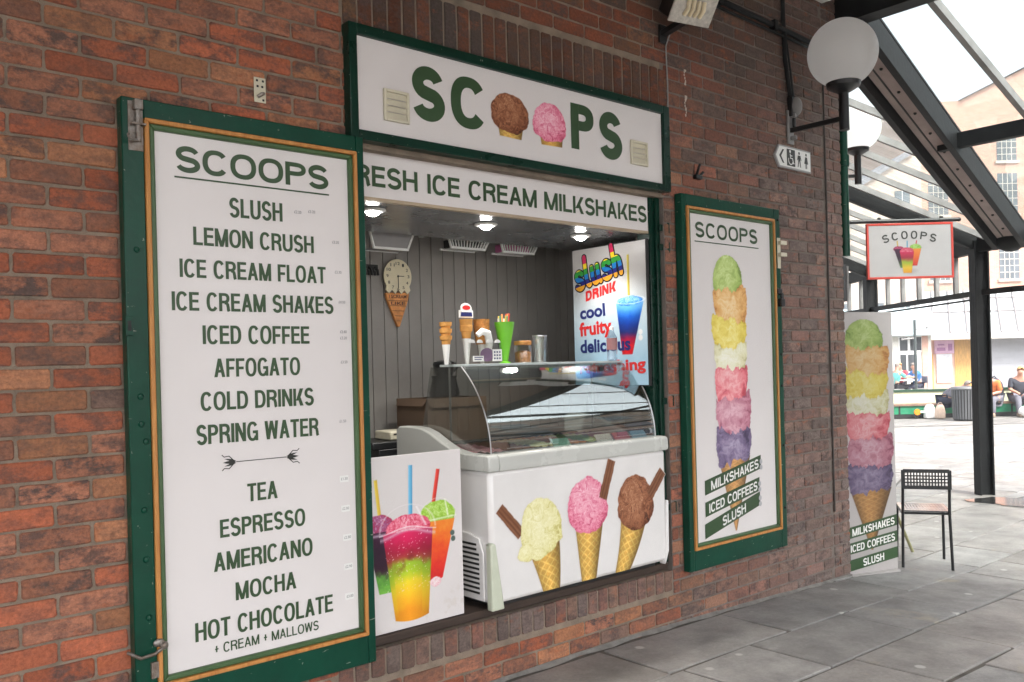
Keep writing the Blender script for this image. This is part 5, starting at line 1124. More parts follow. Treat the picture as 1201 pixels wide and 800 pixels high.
# globe lamps
M_GLOBEFIT = M_BLACK
def globe(label, base, along, arm, zarm, zc, r, zt):
    rz = math.atan2(along[1], along[0])
    t = thing('globe_lamp', label, 'lamp', base, rz, group='opal globe lamps on brackets')
    m = MB(); m.box(-.002, .012, -.035, .035, -.11, .11); m.box(.012, .05, -.012, .012, .06, .085); m.box(.012, .05, -.012, .012, -.085, -.06); obj('wall_plate', m, M_STEELG, t, bevel=.003)
    m = MB(); m.bar((.0, 0, -.02 + 0), (arm, 0, zarm), .026, .030); obj('arm', m, M_BLACK, t, bevel=.003)
    m = MB(); m.tube([(arm, 0, zarm - .075), (arm, 0, zc - r * .93)], .031, n=18); m.lathe([(.032, -.05), (.10, -.012), (.105, .014)], c=(arm, 0, zc - r * .95), n=28); obj('stem', m, M_BLACK, t)
    m = MB(); m.sphere((arm, 0, zc), r, n=48, m=28); obj('globe', m, M_OPAL, t, smooth=180)
    return t
globe('large white opal globe lamp on a black arm above the toilet sign', (5.235, -.004, 3.10), (0, -1), .385, -.025, .385, .2125, 0)
b2 = LD(2.395, 8.11, 3.24)
globe('white opal globe lamp further back past the brick corner', b2, (SA, -CA), .845, .0, .44, .2125, 0)
# flood light
fl_ = thing('flood_light', 'box shaped flood light with wire glass above the fascia sign', 'light', (3.98, -.0, 3.42))
T_ = Matrix.Translation((3.93, -.20, 3.52)) @ Matrix.Rotation(R_(-14), 4, 'Z') @ Matrix.Rotation(R_(38), 4, 'X')
m = MB(); m.box(-.13, .13, -.04, .09, -.075, .085, 0, T_); wpart('housing', m, M_BLACK, fl_, bevel=.012)
m = MB(); m.box(-.14, .14, -.056, -.0405, -.085, .095, 0, T_); wpart('glass_front', m, mat('ribbed_lamp_glass', (0.50, 0.47, 0.42), .2, 0, .25, 40, .6, 60), fl_, bevel=.006)
m = MB()
for a in range(4): m.tube([T_ @ Vector((-.055 + a * .034, -.060, -.04)), T_ @ Vector((-.048 + a * .034, -.068, .0)), T_ @ Vector((-.055 + a * .034, -.060, .045))], .012, n=8)
wpart('bulb_coil', m, mat('lamp_coil', (0.72, 0.62, 0.42), .3), fl_)
m = MB(); m.bar((3.93, -.004, 3.42), (3.93, -.17, 3.45), .05, .03); m.box(3.90, 3.96, -.02, -.003, 3.37, 3.47); wpart('bracket', m, M_BLACK, fl_, bevel=.003)
fc = thing('lamp_cable', 'thin pale cable hanging from the flood light down the brick', 'cable', (3.97, -.01, 3.2)); m = MB(); m.tube([(3.95, -.05, 3.42), (3.955, -.012, 3.36), (3.965, -.010, 3.15), (3.962, -.010, 3.01)], .004, n=6); wpart('cable', m, M_STEELG, fc)
# lime streak on the brick is mineral run-off with a shape of its own
stn = thing('lime_run', 'white lime run trickling down the brick right of the fascia sign', 'stain', (4.14, -.004, 3.1)); m = MB(); rn = random.Random(4)
for i in range(16): z = 3.00 + i * .018; ww = .004 + .009 * rn.random(); xx = 4.135 + .006 * math.sin(i * 1.3); m.lathe([(ww, -.001), (ww * .5, -.003)], M=Matrix.Translation((xx, -.0025, z)) @ Matrix.Rotation(R_(90), 4, 'X') @ Matrix.Diagonal((1, 1.6, 1, 1)), n=9)
wpart('crust', m, mat('lime', (0.55, 0.50, 0.44), .9, 0, .2, 60, .5, 120), stn)
# ceiling batten light at the corner
cb = thing('ceiling_light', 'white ceiling light box at the corner of the walk', 'light', (5.3, -.25, 4.1)); m = MB(); m.box(5.12, 5.66, -.62, -.02, 4.02, 4.168); wpart('casing', m, M_WHITEP, cb, bevel=.012); m = MB(); m.box(5.16, 5.62, -.58, -.06, 4.014, 4.0195); wpart('diffuser', m, M_OPAL, cb)

# ================================================================== canopy beyond the corner
can = thing('glass_canopy', 'black steel and glass canopy over the court entrance', 'canopy', LD(5.29, 9.9, 0), 0)
SL = .43; LE = 5.29; ZE = 2.84; LW = 2.40; ZW = ZE + SL * (LE - LW)      # court-side roof plane
def A(l, d, dz=0.): return LD(l, d, ZE + SL * (LE - l) + dz)
D0 = 6.27; PJ = LD(5.40, 9.45, 0); TX = 5.95
C0 = A(LW, D0)
# front roof plane: falls along +X from the beam over the walk to the eaves
NX1 = PJ.x
def Nz(x): return C0.z + (ZE - C0.z) * (x - TX) / (NX1 - TX)
def NP(x, y, dz=0.): return Vector((x, y, Nz(x) + dz))
J = Vector((PJ.x, PJ.y, ZE)); Pp = LD(LE, 9.9, ZE)
nor = Vector((0, 0, 1))
def post(p, wd=.165):
    m = MB(); Mx = Matrix.Translation((p.x, p.y, 0)) @ Matrix.Rotation(COURT_ANGLE, 4, 'Z')
    m.box(-wd / 2, wd / 2, -.02, .02, -.02, p.z, 0, Mx); m.box(-wd / 2, -wd / 2 + .02, -.07, -.0201, -.02, p.z, 0, Mx); m.box(wd / 2 - .02, wd / 2, -.07, -.0201, -.02, p.z, 0, Mx); m.box(-wd / 2, -wd / 2 + .02, .0201, .07, -.02, p.z, 0, Mx); m.box(wd / 2 - .02, wd / 2, .0201, .07, -.02, p.z, 0, Mx)
    return wpart('post', m, M_BLACKF, can, bevel=.003)
for d in (9.9, 12.9, 15.9, 18.9): post(LD(LE, d, ZE))
post(Vector((NX1, -3.4, ZE))); post(Vector((NX1, -7.4, ZE)))
def rafter(name, a, b, wd=.09, hh=.16, cheek_=False):
    m = MB(); m.bar(a, b, wd, hh); o = wpart(name, m, M_BLACKF, can, bevel=.003); return o
# valley rafter: a pink flanged channel with bolts
a, b = C0 + Vector((0, 0, -.06)), J + Vector((0, 0, -.04)); ax = (b - a).normalized(); sd = ax.cross(Vector((0, 0, 1))).normalized(); up = sd.cross(ax)
m = MB(); m.bar(a + up * .03, b + up * .03, .22, .10)
for q in (-1, 1): m.bar(a + sd * .14 * q - up * .02, b + sd * .14 * q - up * .02, .055, .20)
m.bar(a + up * .095, b + up * .095, .34, .024); wpart('valley_rafter', m, M_BLACKF, can, bevel=.003)
m = MB(); m.bar(a - up * .026, b - up * .026, .20, .010); vr = wpart('pink_web', m, M_PINKST, can)
m = MB(); L = (b - a).length
for i in range(1, 12): c = a + ax * (L * i / 12) - up * .032; m.sphere(c + sd * .02, .014, n=8, m=6)
m.bar(a - up * .034 - sd * .035, b - up * .034 - sd * .035, .012, .006); wsub('bolts', m, M_DARK, vr, can)
for d in (9.9, 12.9, 15.9, 18.9): rafter('rafter', A(LW, d, -.05), A(LE, d, -.05), .09, .15)
def dv(l): # d of the valley at lateral l
    t = (l - LW) / (5.40 - LW); return D0 + (9.45 - D0) * t
d = 6.78
bars = 0
while d < 19:
    if min(abs(d - q) for q in (9.9, 12.9, 15.9, 18.9)) > .15:
        le = LE if d >= 9.42 else LW + (5.40 - LW) * (d - D0) / (9.45 - D0)
        m = MB(); m.bar(A(LW, d, .02), A(le, d, .02), .035, .06); wpart('glazing_bar', m, M_STEELG, can); bars += 1
    d += .495
# front plane members
m = MB(); m.bar((TX, .35, C0.z + .0), (TX, -9.5, C0.z + .0), .16, .30); wpart('ridge_beam', m, M_BLACKF, can, bevel=.004)
xm = TX + (NX1 - TX) * .475
yv = C0.y + (J.y - C0.y) * .475
m = MB(); m.bar(NP(xm, yv, -.06), NP(xm, -9.5, -.06), .08, .13); wpart('purlin', m, M_BLACKF, can, bevel=.003)
for y in (-.53, -1.48, -2.44, -4.3, -5.2, -6.1, -8.0, -8.9):
    m = MB(); m.bar(NP(TX, y, .02), NP(NX1, y, .02), .045, .07); wpart('glazing_bar', m, M_STEELG, can)
for y in (-3.4, -7.4): rafter('rafter', NP(TX, y, -.05), NP(NX1, y, -.05), .12, .20)
# eaves beams
m = MB(); m.bar(Pp + Vector((0, 0, -.05)), LD(LE, 19, ZE - .05), .10, .16); wpart('eaves_beam', m, M_BLACKF, can, bevel=.003)
m = MB(); m.bar(Pp + Vector((0, 0, -.05)), J + Vector((0, 0, -.05)), .10, .16); m.bar(J + Vector((0, 0, -.05)), Vector((NX1, -9.5, ZE - .05)), .10, .16); wpart('eaves_beam', m, M_BLACKF, can, bevel=.003)
m = MB(); m.sphere(J + Vector((0, 0, -.04)), .16, n=12, m=8, sc=(1, 1, .9)); wpart('knuckle', m, M_BLACKF, can)
# glazed valance hanging from the eaves
ZV = 2.255
m = MB(); m.bar(LD(LE, 9.98, ZV), LD(LE, 19, ZV), .05, .06); m.bar(LD(LE, 9.98, ZV - .07), LD(LE, 19, ZV - .07), .03, .02); wpart('valance_rail', m, M_BLACKF, can)
e_ = (LD(6.15, 7.6, 0) - LD(LE, 9.9, 0)); 
vEnd = Vector((NX1, -9.5, 0))
m = MB(); m.bar(LD(LE, 9.82, ZV), Vector((J.x, J.y, ZV)), .05, .06); m.bar(Vector((J.x, J.y, ZV)), Vector((NX1, -9.5, ZV)), .05, .06); wpart('valance_rail', m, M_BLACKF, can)
for i in range(18):
    d = 10.42 + .47 * i
    if min(abs(d - q) for q in (12.9, 15.9, 18.9)) < .14: continue
    m = MB(); m.bar(LD(LE, d, ZV + .03), LD(LE, d, ZE - .12), .05, .05, up=(CA, SA, 0)); wpart('mullion', m, M_STEELG, can)
for y in (.12, -.42, -1.1, -1.9, -2.7):
    m = MB(); m.bar((NX1, y, ZV + .03), (NX1, y, ZE - .12), .06, .06, up=(0, 1, 0)); wpart('mullion', m, M_BLACKF, can)
# roof glass
m = MB(); pl = [A(LW, D0, .058), J + Vector((0, 0, .058)), Pp + Vector((0, 0, .058)), LD(LE, 19, ZE + .058), A(LW, 19, .058)]
m.add(pl + [q + Vector((0, 0, .006)) for q in pl], [(0, 1, 2, 3, 4), (9, 8, 7, 6, 5)]); wpart('roof_pane', m, M_ROOFG, can, smooth=0, fix=False)
m = MB(); pl = [A(LW, D0, .064), J + Vector((0, 0, .064)), NP(NX1, -9.5, .064), NP(TX, -9.5, .064)]
m.add(pl + [q + Vector((0, 0, .006)) for q in pl], [(0, 1, 2, 3), (7, 6, 5, 4)]); wpart('roof_pane', m, M_ROOFG, can, smooth=0, fix=False)
m = MB(); pl = [LD(LE, 9.98, ZV + .03), LD(LE, 19, ZV + .03), LD(LE, 19, ZE - .12), LD(LE, 9.98, ZE - .12)]; m.add(pl, [(0, 1, 2, 3)]); wpart('valance_pane', m, M_ROOFG, can, smooth=0, fix=False)

# downpipe and black box at the corner
dp = thing('downpipe', 'dark green downpipe running down behind the brick corner', 'pipe', LD(2.43, 6.36, 2.2)); m = MB(); m.tube([LD(2.435, 6.36, 2.30), LD(2.435, 6.36, 4.0)], .034, n=14)
for z in (2.95, 3.85): m.tube([LD(2.435, 6.36, z), LD(2.435, 6.36, z + .08)], .044, n=14)
wpart('pipe', m, M_GREEN, dp)
bb = thing('black_wall_box', 'narrow black metal box on the return wall below the downpipe', 'box', LD(2.44, 6.5, 2.0)); m = MB(); Mx = Matrix.Translation(LD(2.40, 6.45, 0)) @ Matrix.Rotation(COURT_ANGLE, 4, 'Z'); m.box(.012, .075, 0, .30, 1.98, 2.25, 0, Mx); wpart('case', m, M_BLACK, bb, bevel=.004); m = MB(); m.box(.076, .090, 0.0, .30, 1.99, 2.24, 0, Mx); wpart('lid', m, M_STEELG, bb)

# hanging sign
hs_ = thing('hanging_sign', 'red edged hanging sign with three slush cups below arched lettering', 'sign', LD(2.40, 7.0, 2.40), COURT_ANGLE)
m = MB(); m.tube([(0, 0, .245), (1.19, 0, .245)], .016, n=12); m.sphere((1.19, 0, .245), .018, n=10, m=8); m.box(-.004, .012, -.05, .05, .19, .30); obj('pole', m, M_BLACK, hs_)
m = MB()
for x in (.555, 1.05): m.box(x - .012, x + .012, -.008, .008, .215, .275)
obj('hanger', m, M_BLACK, hs_, bevel=.002)
SX0, SX1, SZ0, SZ1 = .448, 1.137, -.218, .226
m = MB(); m.box(SX0, SX1, -.012, .012, SZ0, SZ0 + .018); m.box(SX0, SX1, -.012, .012, SZ1 - .018, SZ1); m.box(SX0, SX0 + .018, -.012, .012, SZ0 + .018, SZ1 - .018); m.box(SX1 - .018, SX1, -.012, .012, SZ0 + .018, SZ1 - .018); obj('red_frame', m, M_RED, hs_, bevel=.002)
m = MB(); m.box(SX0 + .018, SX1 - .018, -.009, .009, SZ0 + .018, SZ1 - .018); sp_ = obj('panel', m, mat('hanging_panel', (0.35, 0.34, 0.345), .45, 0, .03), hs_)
P_ = []; cxs = (SX0 + SX1) / 2 + .0; Rr = .62
for i, c in enumerate('SCOOPS'):
    th = (i - 2.5) * .118; bx_, bz_ = cxs - .005 + Rr * math.sin(th), .100 - Rr + Rr * math.cos(th) + .0
    tf_ = lambda p: [(bx_ + u * math.cos(th) + v * math.sin(th), bz_ - u * math.sin(th) + v * math.cos(th)) for u, v in p]
    for p in text_polys(c, -.026, .026, 0, .062, t=.19): P_.append([tf_(q) for q in p] if isinstance(p[0], list) else tf_(p))
m = MB(); m.flat(P_, -.0105); obj('lettering', m, M_INKB, sp_, smooth=0, fix=False)
pr = Print(.62, .96, -.20, .10, .0034, (206, 203, 203))
pr.over(np.clip(.5 - np.hypot((pr.U - .79) / .14, (pr.V + .155) / .05), 0, .3), (150, 148, 150))
pr.bar(.690, .085, .695, .03, .004, [(206, 170, 60), (226, 196, 80)], grain=False); pr.bar(.845, .085, .835, .03, .004, [(190, 30, 30), (220, 60, 50)], grain=False)
pr.scoop(.700, .020, .042, .022, [(110, 20, 60), (170, 40, 90), (190, 90, 130)], 5); pr.quad(.712, .750, -.13, .664, .745, .02, lambda t, q: pr.ramp(t, [(90, 150, 70), (40, 14, 40), (70, 20, 60)]))
pr.scoop(.835, .028, .045, .030, [(110, 160, 50), (150, 200, 80), (200, 226, 150)], 6); pr.quad(.805, .845, -.115, .795, .880, .02, lambda t, q: pr.ramp(t, [(210, 40, 40), (234, 110, 40), (240, 150, 60)]))
pr.bar(.770, .085, .768, .0, .004, [(70, 150, 200), (120, 190, 226)], grain=False); pr.scoop(.765, .0, .056, .030, [(170, 20, 60), (214, 60, 96), (236, 150, 170)], 7)
pr.quad(.735, .800, -.172, .710, .822, -.005, lambda t, q: pr.ramp(t + .1 * (fbm(pr.U * 40, pr.V * 40, 2) - .5), [(236, 160, 40), (236, 196, 50), (160, 190, 50), (170, 30, 60), (206, 24, 84)]))
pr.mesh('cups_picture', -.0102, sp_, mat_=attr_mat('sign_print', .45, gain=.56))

# tall cone board behind the corner
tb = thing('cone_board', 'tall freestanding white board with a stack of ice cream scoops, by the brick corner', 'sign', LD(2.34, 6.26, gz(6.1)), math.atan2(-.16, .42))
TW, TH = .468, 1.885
m = MB(); m.box(0, TW, -.006, .012, .004, TH); M_BOARD = mat('shade_dimmed_board', (0.40, 0.375, 0.37), .5, 0, .05, 3); M_PRINT_DIM = attr_mat('shade_dimmed_print', .5, gain=.52); tpn = obj('panel', m, M_BOARD, tb, bevel=.002)  # panel and print colours darkened to stand in for shade on the board
pr = Print(.02, TW - .01, .05, TH - .03, .0042, PAPER); paint_stack(pr, -.005, .462, .17, 1.845); pr.mesh('cone_picture', -.0078, tpn, mat_=M_PRINT_DIM)
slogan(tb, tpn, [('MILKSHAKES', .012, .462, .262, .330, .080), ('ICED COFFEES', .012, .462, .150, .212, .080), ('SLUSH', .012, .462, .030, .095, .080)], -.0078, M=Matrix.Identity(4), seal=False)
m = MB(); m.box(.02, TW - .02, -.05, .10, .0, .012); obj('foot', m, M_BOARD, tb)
sr = thing('bamboo_prop', 'thin greenish cane prop leaning behind the tall cone board', 'prop', (6.9, .05, 0)); m = MB(); m.tube([(6.62, .12, .62), (7.08, .10, -.02)], .012, n=8); wpart('cane', m, mat('cane', (0.28, 0.27, 0.14), .6), sr); m = MB(); m.tube([(6.55, .25, .28), (6.86, .05, .62)], .008, n=8); wpart('tie_rod', m, M_STEELG, sr)

# chair seen from behind
CB = LD(2.868, 6.535, -.012)
ch = thing('black_chair', 'black metal chair with perforated backrest beside the cone board', 'chair', CB, COURT_ANGLE + R_(-18))
cw, sd_, sh, bh_ = .335, .36, .425, .745
for sx in (0, cw):
    m = MB(); m.tube([(sx, -.02, 0), (sx + (.01 if sx == 0 else -.01), .0, sh), (sx + (.012 if sx == 0 else -.012), -.045, bh_ - .02)], .0105, n=10); obj('leg', m, M_BLACK, ch)
    m = MB(); m.tube([(sx, sd_ + .03, 0), (sx + (.006 if sx == 0 else -.006), sd_ - .01, sh)], .0105, n=10); obj('leg', m, M_BLACK, ch)
m = MB()
for sx in (0.006, cw - .006): m.tube([(sx, .0, sh - .012), (sx, sd_, sh - .012)], .009, n=8)
m.tube([(0.006, sd_ - .01, sh - .012), (cw - .006, sd_ - .01, sh - .012)], .009, n=8); m.tube([(0.006, .01, sh - .012), (cw - .006, .01, sh - .012)], .009, n=8); obj('frame', m, M_BLACK, ch)
m = MB(); n = 14
m.box(.0, cw, .0, .02, sh, sh + .010); m.box(.0, cw, sd_ - .03, sd_, sh, sh + .010); m.box(.0, .03, .02, sd_ - .03, sh, sh + .010); m.box(cw - .03, cw, .02, sd_ - .03, sh, sh + .010)
for i in range(n): x = .03 + (cw - .06) * (i + .5) / n; m.box(x - .007, x + .007, .02, sd_ - .03, sh + .001, sh + .009)
obj('seat', m, mat('black_seat_plastic', (0.05, 0.05, 0.055), .16, spec=1.0, coat=.6), ch)
m = MB(); z0, z1 = bh_ - .145, bh_
def bk(x, z): return (x, -.040 - (z - sh) * .03, z)
m.bar(bk(0, z0 + .012), bk(cw, z0 + .012), .012, .026, up=(0, 0, 1)); m.bar(bk(0.012, z1 - .012), bk(cw - .012, z1 - .012), .012, .026)
for sx in (.012, cw - .012): m.bar(bk(sx, z0), bk(sx, z1 - .006), .026, .012, up=(0, 1, 0))
for i in range(1, 4): z = z0 + .024 + (z1 - z0 - .048) * i / 4; m.bar(bk(.024, z), bk(cw - .024, z), .010, .009)
for i in range(1, 14): x = .024 + (cw - .048) * i / 14; m.bar(bk(x, z0 + .02), bk(x, z1 - .02), .009, .010, up=(0, 1, 0))
obj('backrest', m, M_BLACK, ch, smooth=0)

# puddle by the post
pd = MB(); pts = []
for i in range(26): a = 2 * math.pi * i / 26; rr = 1 + .25 * math.sin(3 * a) + .12 * math.sin(7 * a + 1); pts.append(LD(5.42 + .46 * rr * math.cos(a), 9.30 + .42 * rr * math.sin(a), 0))
pd.add([(p.x, p.y, gz(p.x) + .0075) for p in pts], [tuple(range(26))])
M_WATER = mat('puddle_water', (0.035, 0.034, 0.032), .02, 0, .1, 3, spec=.8); po = obj('puddle', pd, M_WATER, fix=True, smooth=0); structure(po)

# ================================================================== plaza
def court(name, label, cat, l, d, z=0., group=None): return thing(name, label, cat, LD(l, d, z), COURT_ANGLE, group)
# long green bench wall
M_BGRN = mat('bright_green_panel', (0.02, 0.20, 0.10), .4, 0, .1); M_BCRM = mat('cream_panel', (0.62, 0.66, 0.45), .5, 0, .06); M_SEAT = mat('bench_timber', (0.20, 0.13, 0.09), .6, 0, .3, 8)
bn = court('long_bench', 'long green and cream plaza bench with a timber seat', 'bench', 9.0, 21.9)
m = MB(); m.box(0, 9, -.02, .02, .10, .30); obj('green_panel', m, M_BGRN, bn); m = MB(); m.box(0, 9, .34, .38, .36, .64); obj('cream_panel', m, M_BCRM, bn)
m = MB(); m.box(-.02, 9.02, -.06, .339, .305, .355); obj('seat', m, M_SEAT, bn, bevel=.005); m = MB(); m.box(-.02, 9.02, .30, .42, .642, .70); obj('top_rail', m, mat('dark_green_rail', (0.02, 0.06, 0.035), .4), bn, bevel=.005); m = MB(); m.box(0, 9, -.04, .3, 0, .095); obj('plinth', m, M_DARK, bn)
m = MB()
for i in range(7): m.box(.6 + i * 1.4, .64 + i * 1.4, -.03, -.021, .10, .30); m.box(.6 + i * 1.4, .63 + i * 1.4, .33, .339, .36, .64)
obj('joint_strips', m, M_DARK, bn)
# bin
bi = court('litter_bin', 'grey slatted round litter bin in front of the long bench', 'bin', 10.69, 20.8)
m = MB(); m.lathe([(.235, 0), (.245, .03), (.262, .72), (.25, .72)], n=28); obj('liner', m, M_DARK, bi); m = MB()
for i in range(26): a = 2 * math.pi * i / 26; m.bar((.25 * math.cos(a), .25 * math.sin(a), .03), (.272 * math.cos(a), .272 * math.sin(a), .74), .036, .012, up=(math.cos(a), math.sin(a), 0))
obj('slats', m, mat('bin_grey', (0.10, 0.105, 0.11), .5, 0, .2), bi, smooth=0); m = MB(); m.lathe([(.285, .73), (.30, .75), (.285, .79), (.20, .80), (.19, .76)], n=28, cap=False); obj('rim', m, mat('bin_rim', (0.16, 0.165, 0.17), .5), bi)
# bags and odds by the bench
def bag(label, l, d, c, w_, hh):
    t = court('shopping_bag', label, 'bag', l, d, 0, 'bags on the ground by the bench'); m = MB(); m.prism([(-w_ / 2, 0), (w_ / 2, 0), (w_ * .52, hh * .5), (w_ * .34, hh * .94), (w_ * .1, hh), (-w_ * .2, hh * .97), (-w_ * .45, hh * .7)], 'Y', -.09, .09); obj('sack', m, mat('bag_' + label.split()[0], c, .7, 0, .12, 12, .4, 20), t, bevel=.03)
    m = MB(); m.tube([(-.06, 0, hh * .95), (-.03, 0, hh * 1.12), (.04, 0, hh * 1.12), (.07, 0, hh * .95)], .008, n=6); obj('handle', m, mat('bag_strap', (0.4, 0.3, 0.25), .7), t)
bag('white carrier bag leaning on the green bench left of the bin', 10.28, 21.7, (0.8, 0.8, 0.78), .24, .35); bag('beige shopping bag standing between the white bag and the bin', 10.47, 21.55, (0.62, 0.48, 0.38), .20, .34)
ot = court('orange_toy', 'small orange and white toy lying by the green bench', 'toy', 9.98, 21.7); m = MB(); m.lathe([(.075, -.02), (.08, 0), (.075, .02), (.03, .022)], M=Matrix.Translation((0, 0, .16)) @ Matrix.Rotation(R_(90), 4, 'X'), n=18); obj('wheel', m, mat('orange_plastic', (0.75, 0.25, 0.02), .4), ot); m = MB(); m.box(.06, .24, -.02, .02, .14, .19); obj('stick', m, M_WHITEP, ot); m = MB(); m.box(-.02, .02, -.015, .015, 0, .09); obj('foot', m, M_DARK, ot)
wbag = court('white_helmet', 'round white object resting on the ground at the right end of the bench', 'helmet', 12.42, 21.3); m = MB(); m.sphere((0, 0, .13), .16, sc=(1, 1, .85)); obj('shell', m, M_WHITEP, wbag)
# lamp / sign post
lp = court('street_post', 'slim grey post with small side arms behind the long bench', 'post', 10.66, 23.2); m = MB(); m.tube([(0, 0, 0), (0, 0, 2.5)], .036, n=12); obj('shaft', m, mat('pale_grey_steel', (0.07, 0.085, 0.085), .5), lp); m = MB(); m.tube([(0, 0, 2.24), (.32, 0, 2.29)], .02, n=8); m.sphere((.32, 0, 2.29), .035, n=10, m=8); m.tube([(0, 0, 2.02), (-.34, 0, 1.99)], .02, n=8); m.sphere((-.34, 0, 1.99), .035, n=10, m=8); obj('arm', m, M_STEELG, lp)
# stall with sloping roof
M_PANW = mat('white_roof_sheet', (0.42, 0.44, 0.45), .4, 0, .06); M_TIM = mat('honey_timber', (0.56, 0.32, 0.10), .6, 0, .25, 4, stretch=(8, 8, 1)); M_SHUT = mat('roller_shutter', (0.40, 0.41, 0.44), .4, 0, .05)
sl_ = court('market_stall', 'white roofed plaza stall with honey timber front and grey roller shutter', 'stall', 17.0, 38.0)
m = MB(); m.prism([(0, 2.30), (7.5, 2.30), (7.5, 2.38), (0, 2.38)], 'Y', -.9, .3); m.box(.6, 7.5, -.95, -.9, 2.18, 2.44); obj('fascia_beam', m, mat('cream_beam', (0.48, 0.45, 0.40), .6), sl_)
m = MB(); m.add([(-1.0, -.9, 2.40), (7.5, -.9, 2.44), (7.5, 1.4, 4.4), (1.4, 1.4, 4.4), (-1.0, -.9, 2.34), (7.5, -.9, 2.38), (7.5, 1.4, 4.34), (1.4, 1.4, 4.34)], [(0, 1, 2, 3), (4, 5, 6, 7), (0, 1, 5, 4), (1, 2, 6, 5), (2, 3, 7, 6), (3, 0, 4, 7)]); obj('roof', m, M_PANW, sl_)
m = MB()
for i in range(12): x = -.6 + i * .72; m.bar((x, -.9, 2.46), (x + 1.05, 1.4, 4.46), .05, .06)
m.bar((.2, .2, 3.40), (7.5, .2, 3.42), .04, .04); m.bar((1.0, .9, 4.02), (7.5, .9, 4.04), .04, .04); obj('roof_bars', m, mat('roof_bar_grey', (0.22, 0.20, 0.20), .5), sl_)
m = MB(); m.box(.9, 2.15, .0, .25, 0, 2.29); obj('timber_post', m, mat('pink_render', (0.62, 0.38, 0.30), .8), sl_); m = MB(); m.box(2.15, 3.05, -.02, .2, 0, 2.29); obj('timber_panel', m, M_TIM, sl_); m = MB(); m.box(1.0, 1.2, -.06, .0, 0, 1.6); obj('timber_edge', m, M_TIM, sl_)
m = MB(); m.box(1.27, 2.10, -.08, -.01, 1.60, 2.17); pk = obj('pink_sign', m, mat('pink_sign', (0.62, 0.40, 0.55), .5), sl_); m = MB(); m.box(1.36, 1.72, -.092, -.081, 1.72, 1.86); m.box(1.40, 1.68, -.092, -.081, 1.95, 2.02); m.box(1.84, 2.02, -.092, -.081, 1.72, 2.02); obj('sign_blocks', m, mat('pink_sign_dark', (0.36, 0.16, 0.34), .5), pk)
m = MB(); m.box(1.35, 2.02, -.05, -.011, .35, 1.58); obj('white_door', m, mat('white_door', (0.66, 0.68, 0.72), .5), sl_)
m = MB()
for i in range(8): m.box(3.35, 6.9, -.03 - .012 * (i % 2), .04, .0 + i * .275, .27 + i * .275)
obj('roller_shutter', m, M_SHUT, sl_); m = MB(); m.box(3.05, 3.35, -.03, .2, 0, 2.29); m.box(6.9, 7.5, -.03, .2, 0, 2.29); obj('pier', m, mat('pale_pier', (0.62, 0.6, 0.62), .6), sl_)
m = MB(); m.box(.9, 7.5, .25, 1.4, 0, 2.29); m.box(1.4, 7.5, 1.38, 1.44, 2.29, 4.38); obj('stall_body', m, M_PANW, sl_)
# glazed cafe front to the left of the stall
cf = court('cafe_building', 'white framed cafe building with dark windows left of the stall', 'cafe', 13.6, 36.0)
m = MB(); m.box(0, 3.6, 0, 2.4, 0, 2.5); obj('wall', m, mat('cafe_wall', (0.68, 0.66, 0.60), .7), cf); m = MB(); m.add([(-.2, -.5, 2.42), (3.9, -.5, 2.42), (4.3, 1.6, 3.6), (-.2, 1.6, 3.6), (-.2, -.5, 2.36), (3.9, -.5, 2.36), (4.3, 1.6, 3.54), (-.2, 1.6, 3.54)], [(0, 1, 2, 3), (4, 5, 6, 7), (0, 1, 5, 4), (1, 2, 6, 5), (2, 3, 7, 6), (3, 0, 4, 7)]); obj('roof', m, mat('pale_blue_roof', (0.38, 0.46, 0.48), .4), cf)
M_DWIN = mat('dark_window', (0.06, 0.065, 0.07), .08, 0, .5, 1.5)
for x0, x1, z0, z1 in [(2.3, 2.62, 1.75, 2.3), (2.72, 3.18, 1.75, 2.3), (2.3, 2.55, .3, 1.6), (2.62, 3.0, .9, 1.6)]:
    m = MB(); m.box(x0 - .05, x1 + .05, -.03, -.002, z0 - .05, z1 + .05); wf = obj('window', m, M_WHITEP, cf); m = MB(); m.box(x0, x1, -.036, -.031, z0, z1); obj('pane', m, M_DWIN, wf)
m = MB(); m.box(3.2, 3.45, -.05, -.002, 0, 2.35); obj('pilaster', m, mat('pink_pilaster', (0.6, 0.36, 0.28), .8), cf)
# warehouse
def bt(name, c1, c2, mortar, sc):
    mt_ = bpy.data.materials.new(name); mt_.use_nodes = True; N = mt_.node_tree; P = N.nodes['Principled BSDF']; P.inputs['Roughness'].default_value = .9
    b = N.nodes.new('ShaderNodeTexBrick'); b.inputs['Color1'].default_value = (*c1, 1); b.inputs['Color2'].default_value = (*c2, 1); b.inputs['Mortar'].default_value = (*mortar, 1); b.inputs['Scale'].default_value = sc; b.inputs['Brick Width'].default_value = .5; b.inputs['Row Height'].default_value = .17; b.inputs['Mortar Size'].default_value = .015
    tc = N.nodes.new('ShaderNodeTexCoord'); mp = N.nodes.new('ShaderNodeMapping'); mp.inputs['Rotation'].default_value = (R_(90), 0, 0); N.links.new(tc.outputs['Object'], mp.inputs[0]); N.links.new(mp.outputs[0], b.inputs['Vector']); N.links.new(b.outputs['Color'], P.inputs['Base Color']); return mt_
M_WARE = bt('warehouse_brick', (0.50, 0.25, 0.175), (0.58, 0.32, 0.235), (0.5, 0.42, 0.36), 2.2)
M_STN = mat('pale_stone', (0.55, 0.50, 0.44), .8, 0, .1); M_SLATE = mat('grey_slate', (0.22, 0.22, 0.25), .6, 0, .2, 3)
M_WWIN = mat('blue_grey_window', (0.09, 0.11, 0.13), .1, 0, .5, .8)
wh = court('brick_warehouse', 'tall pink brick warehouse with arched top windows behind the plaza', 'building', 25.2, 55.0)
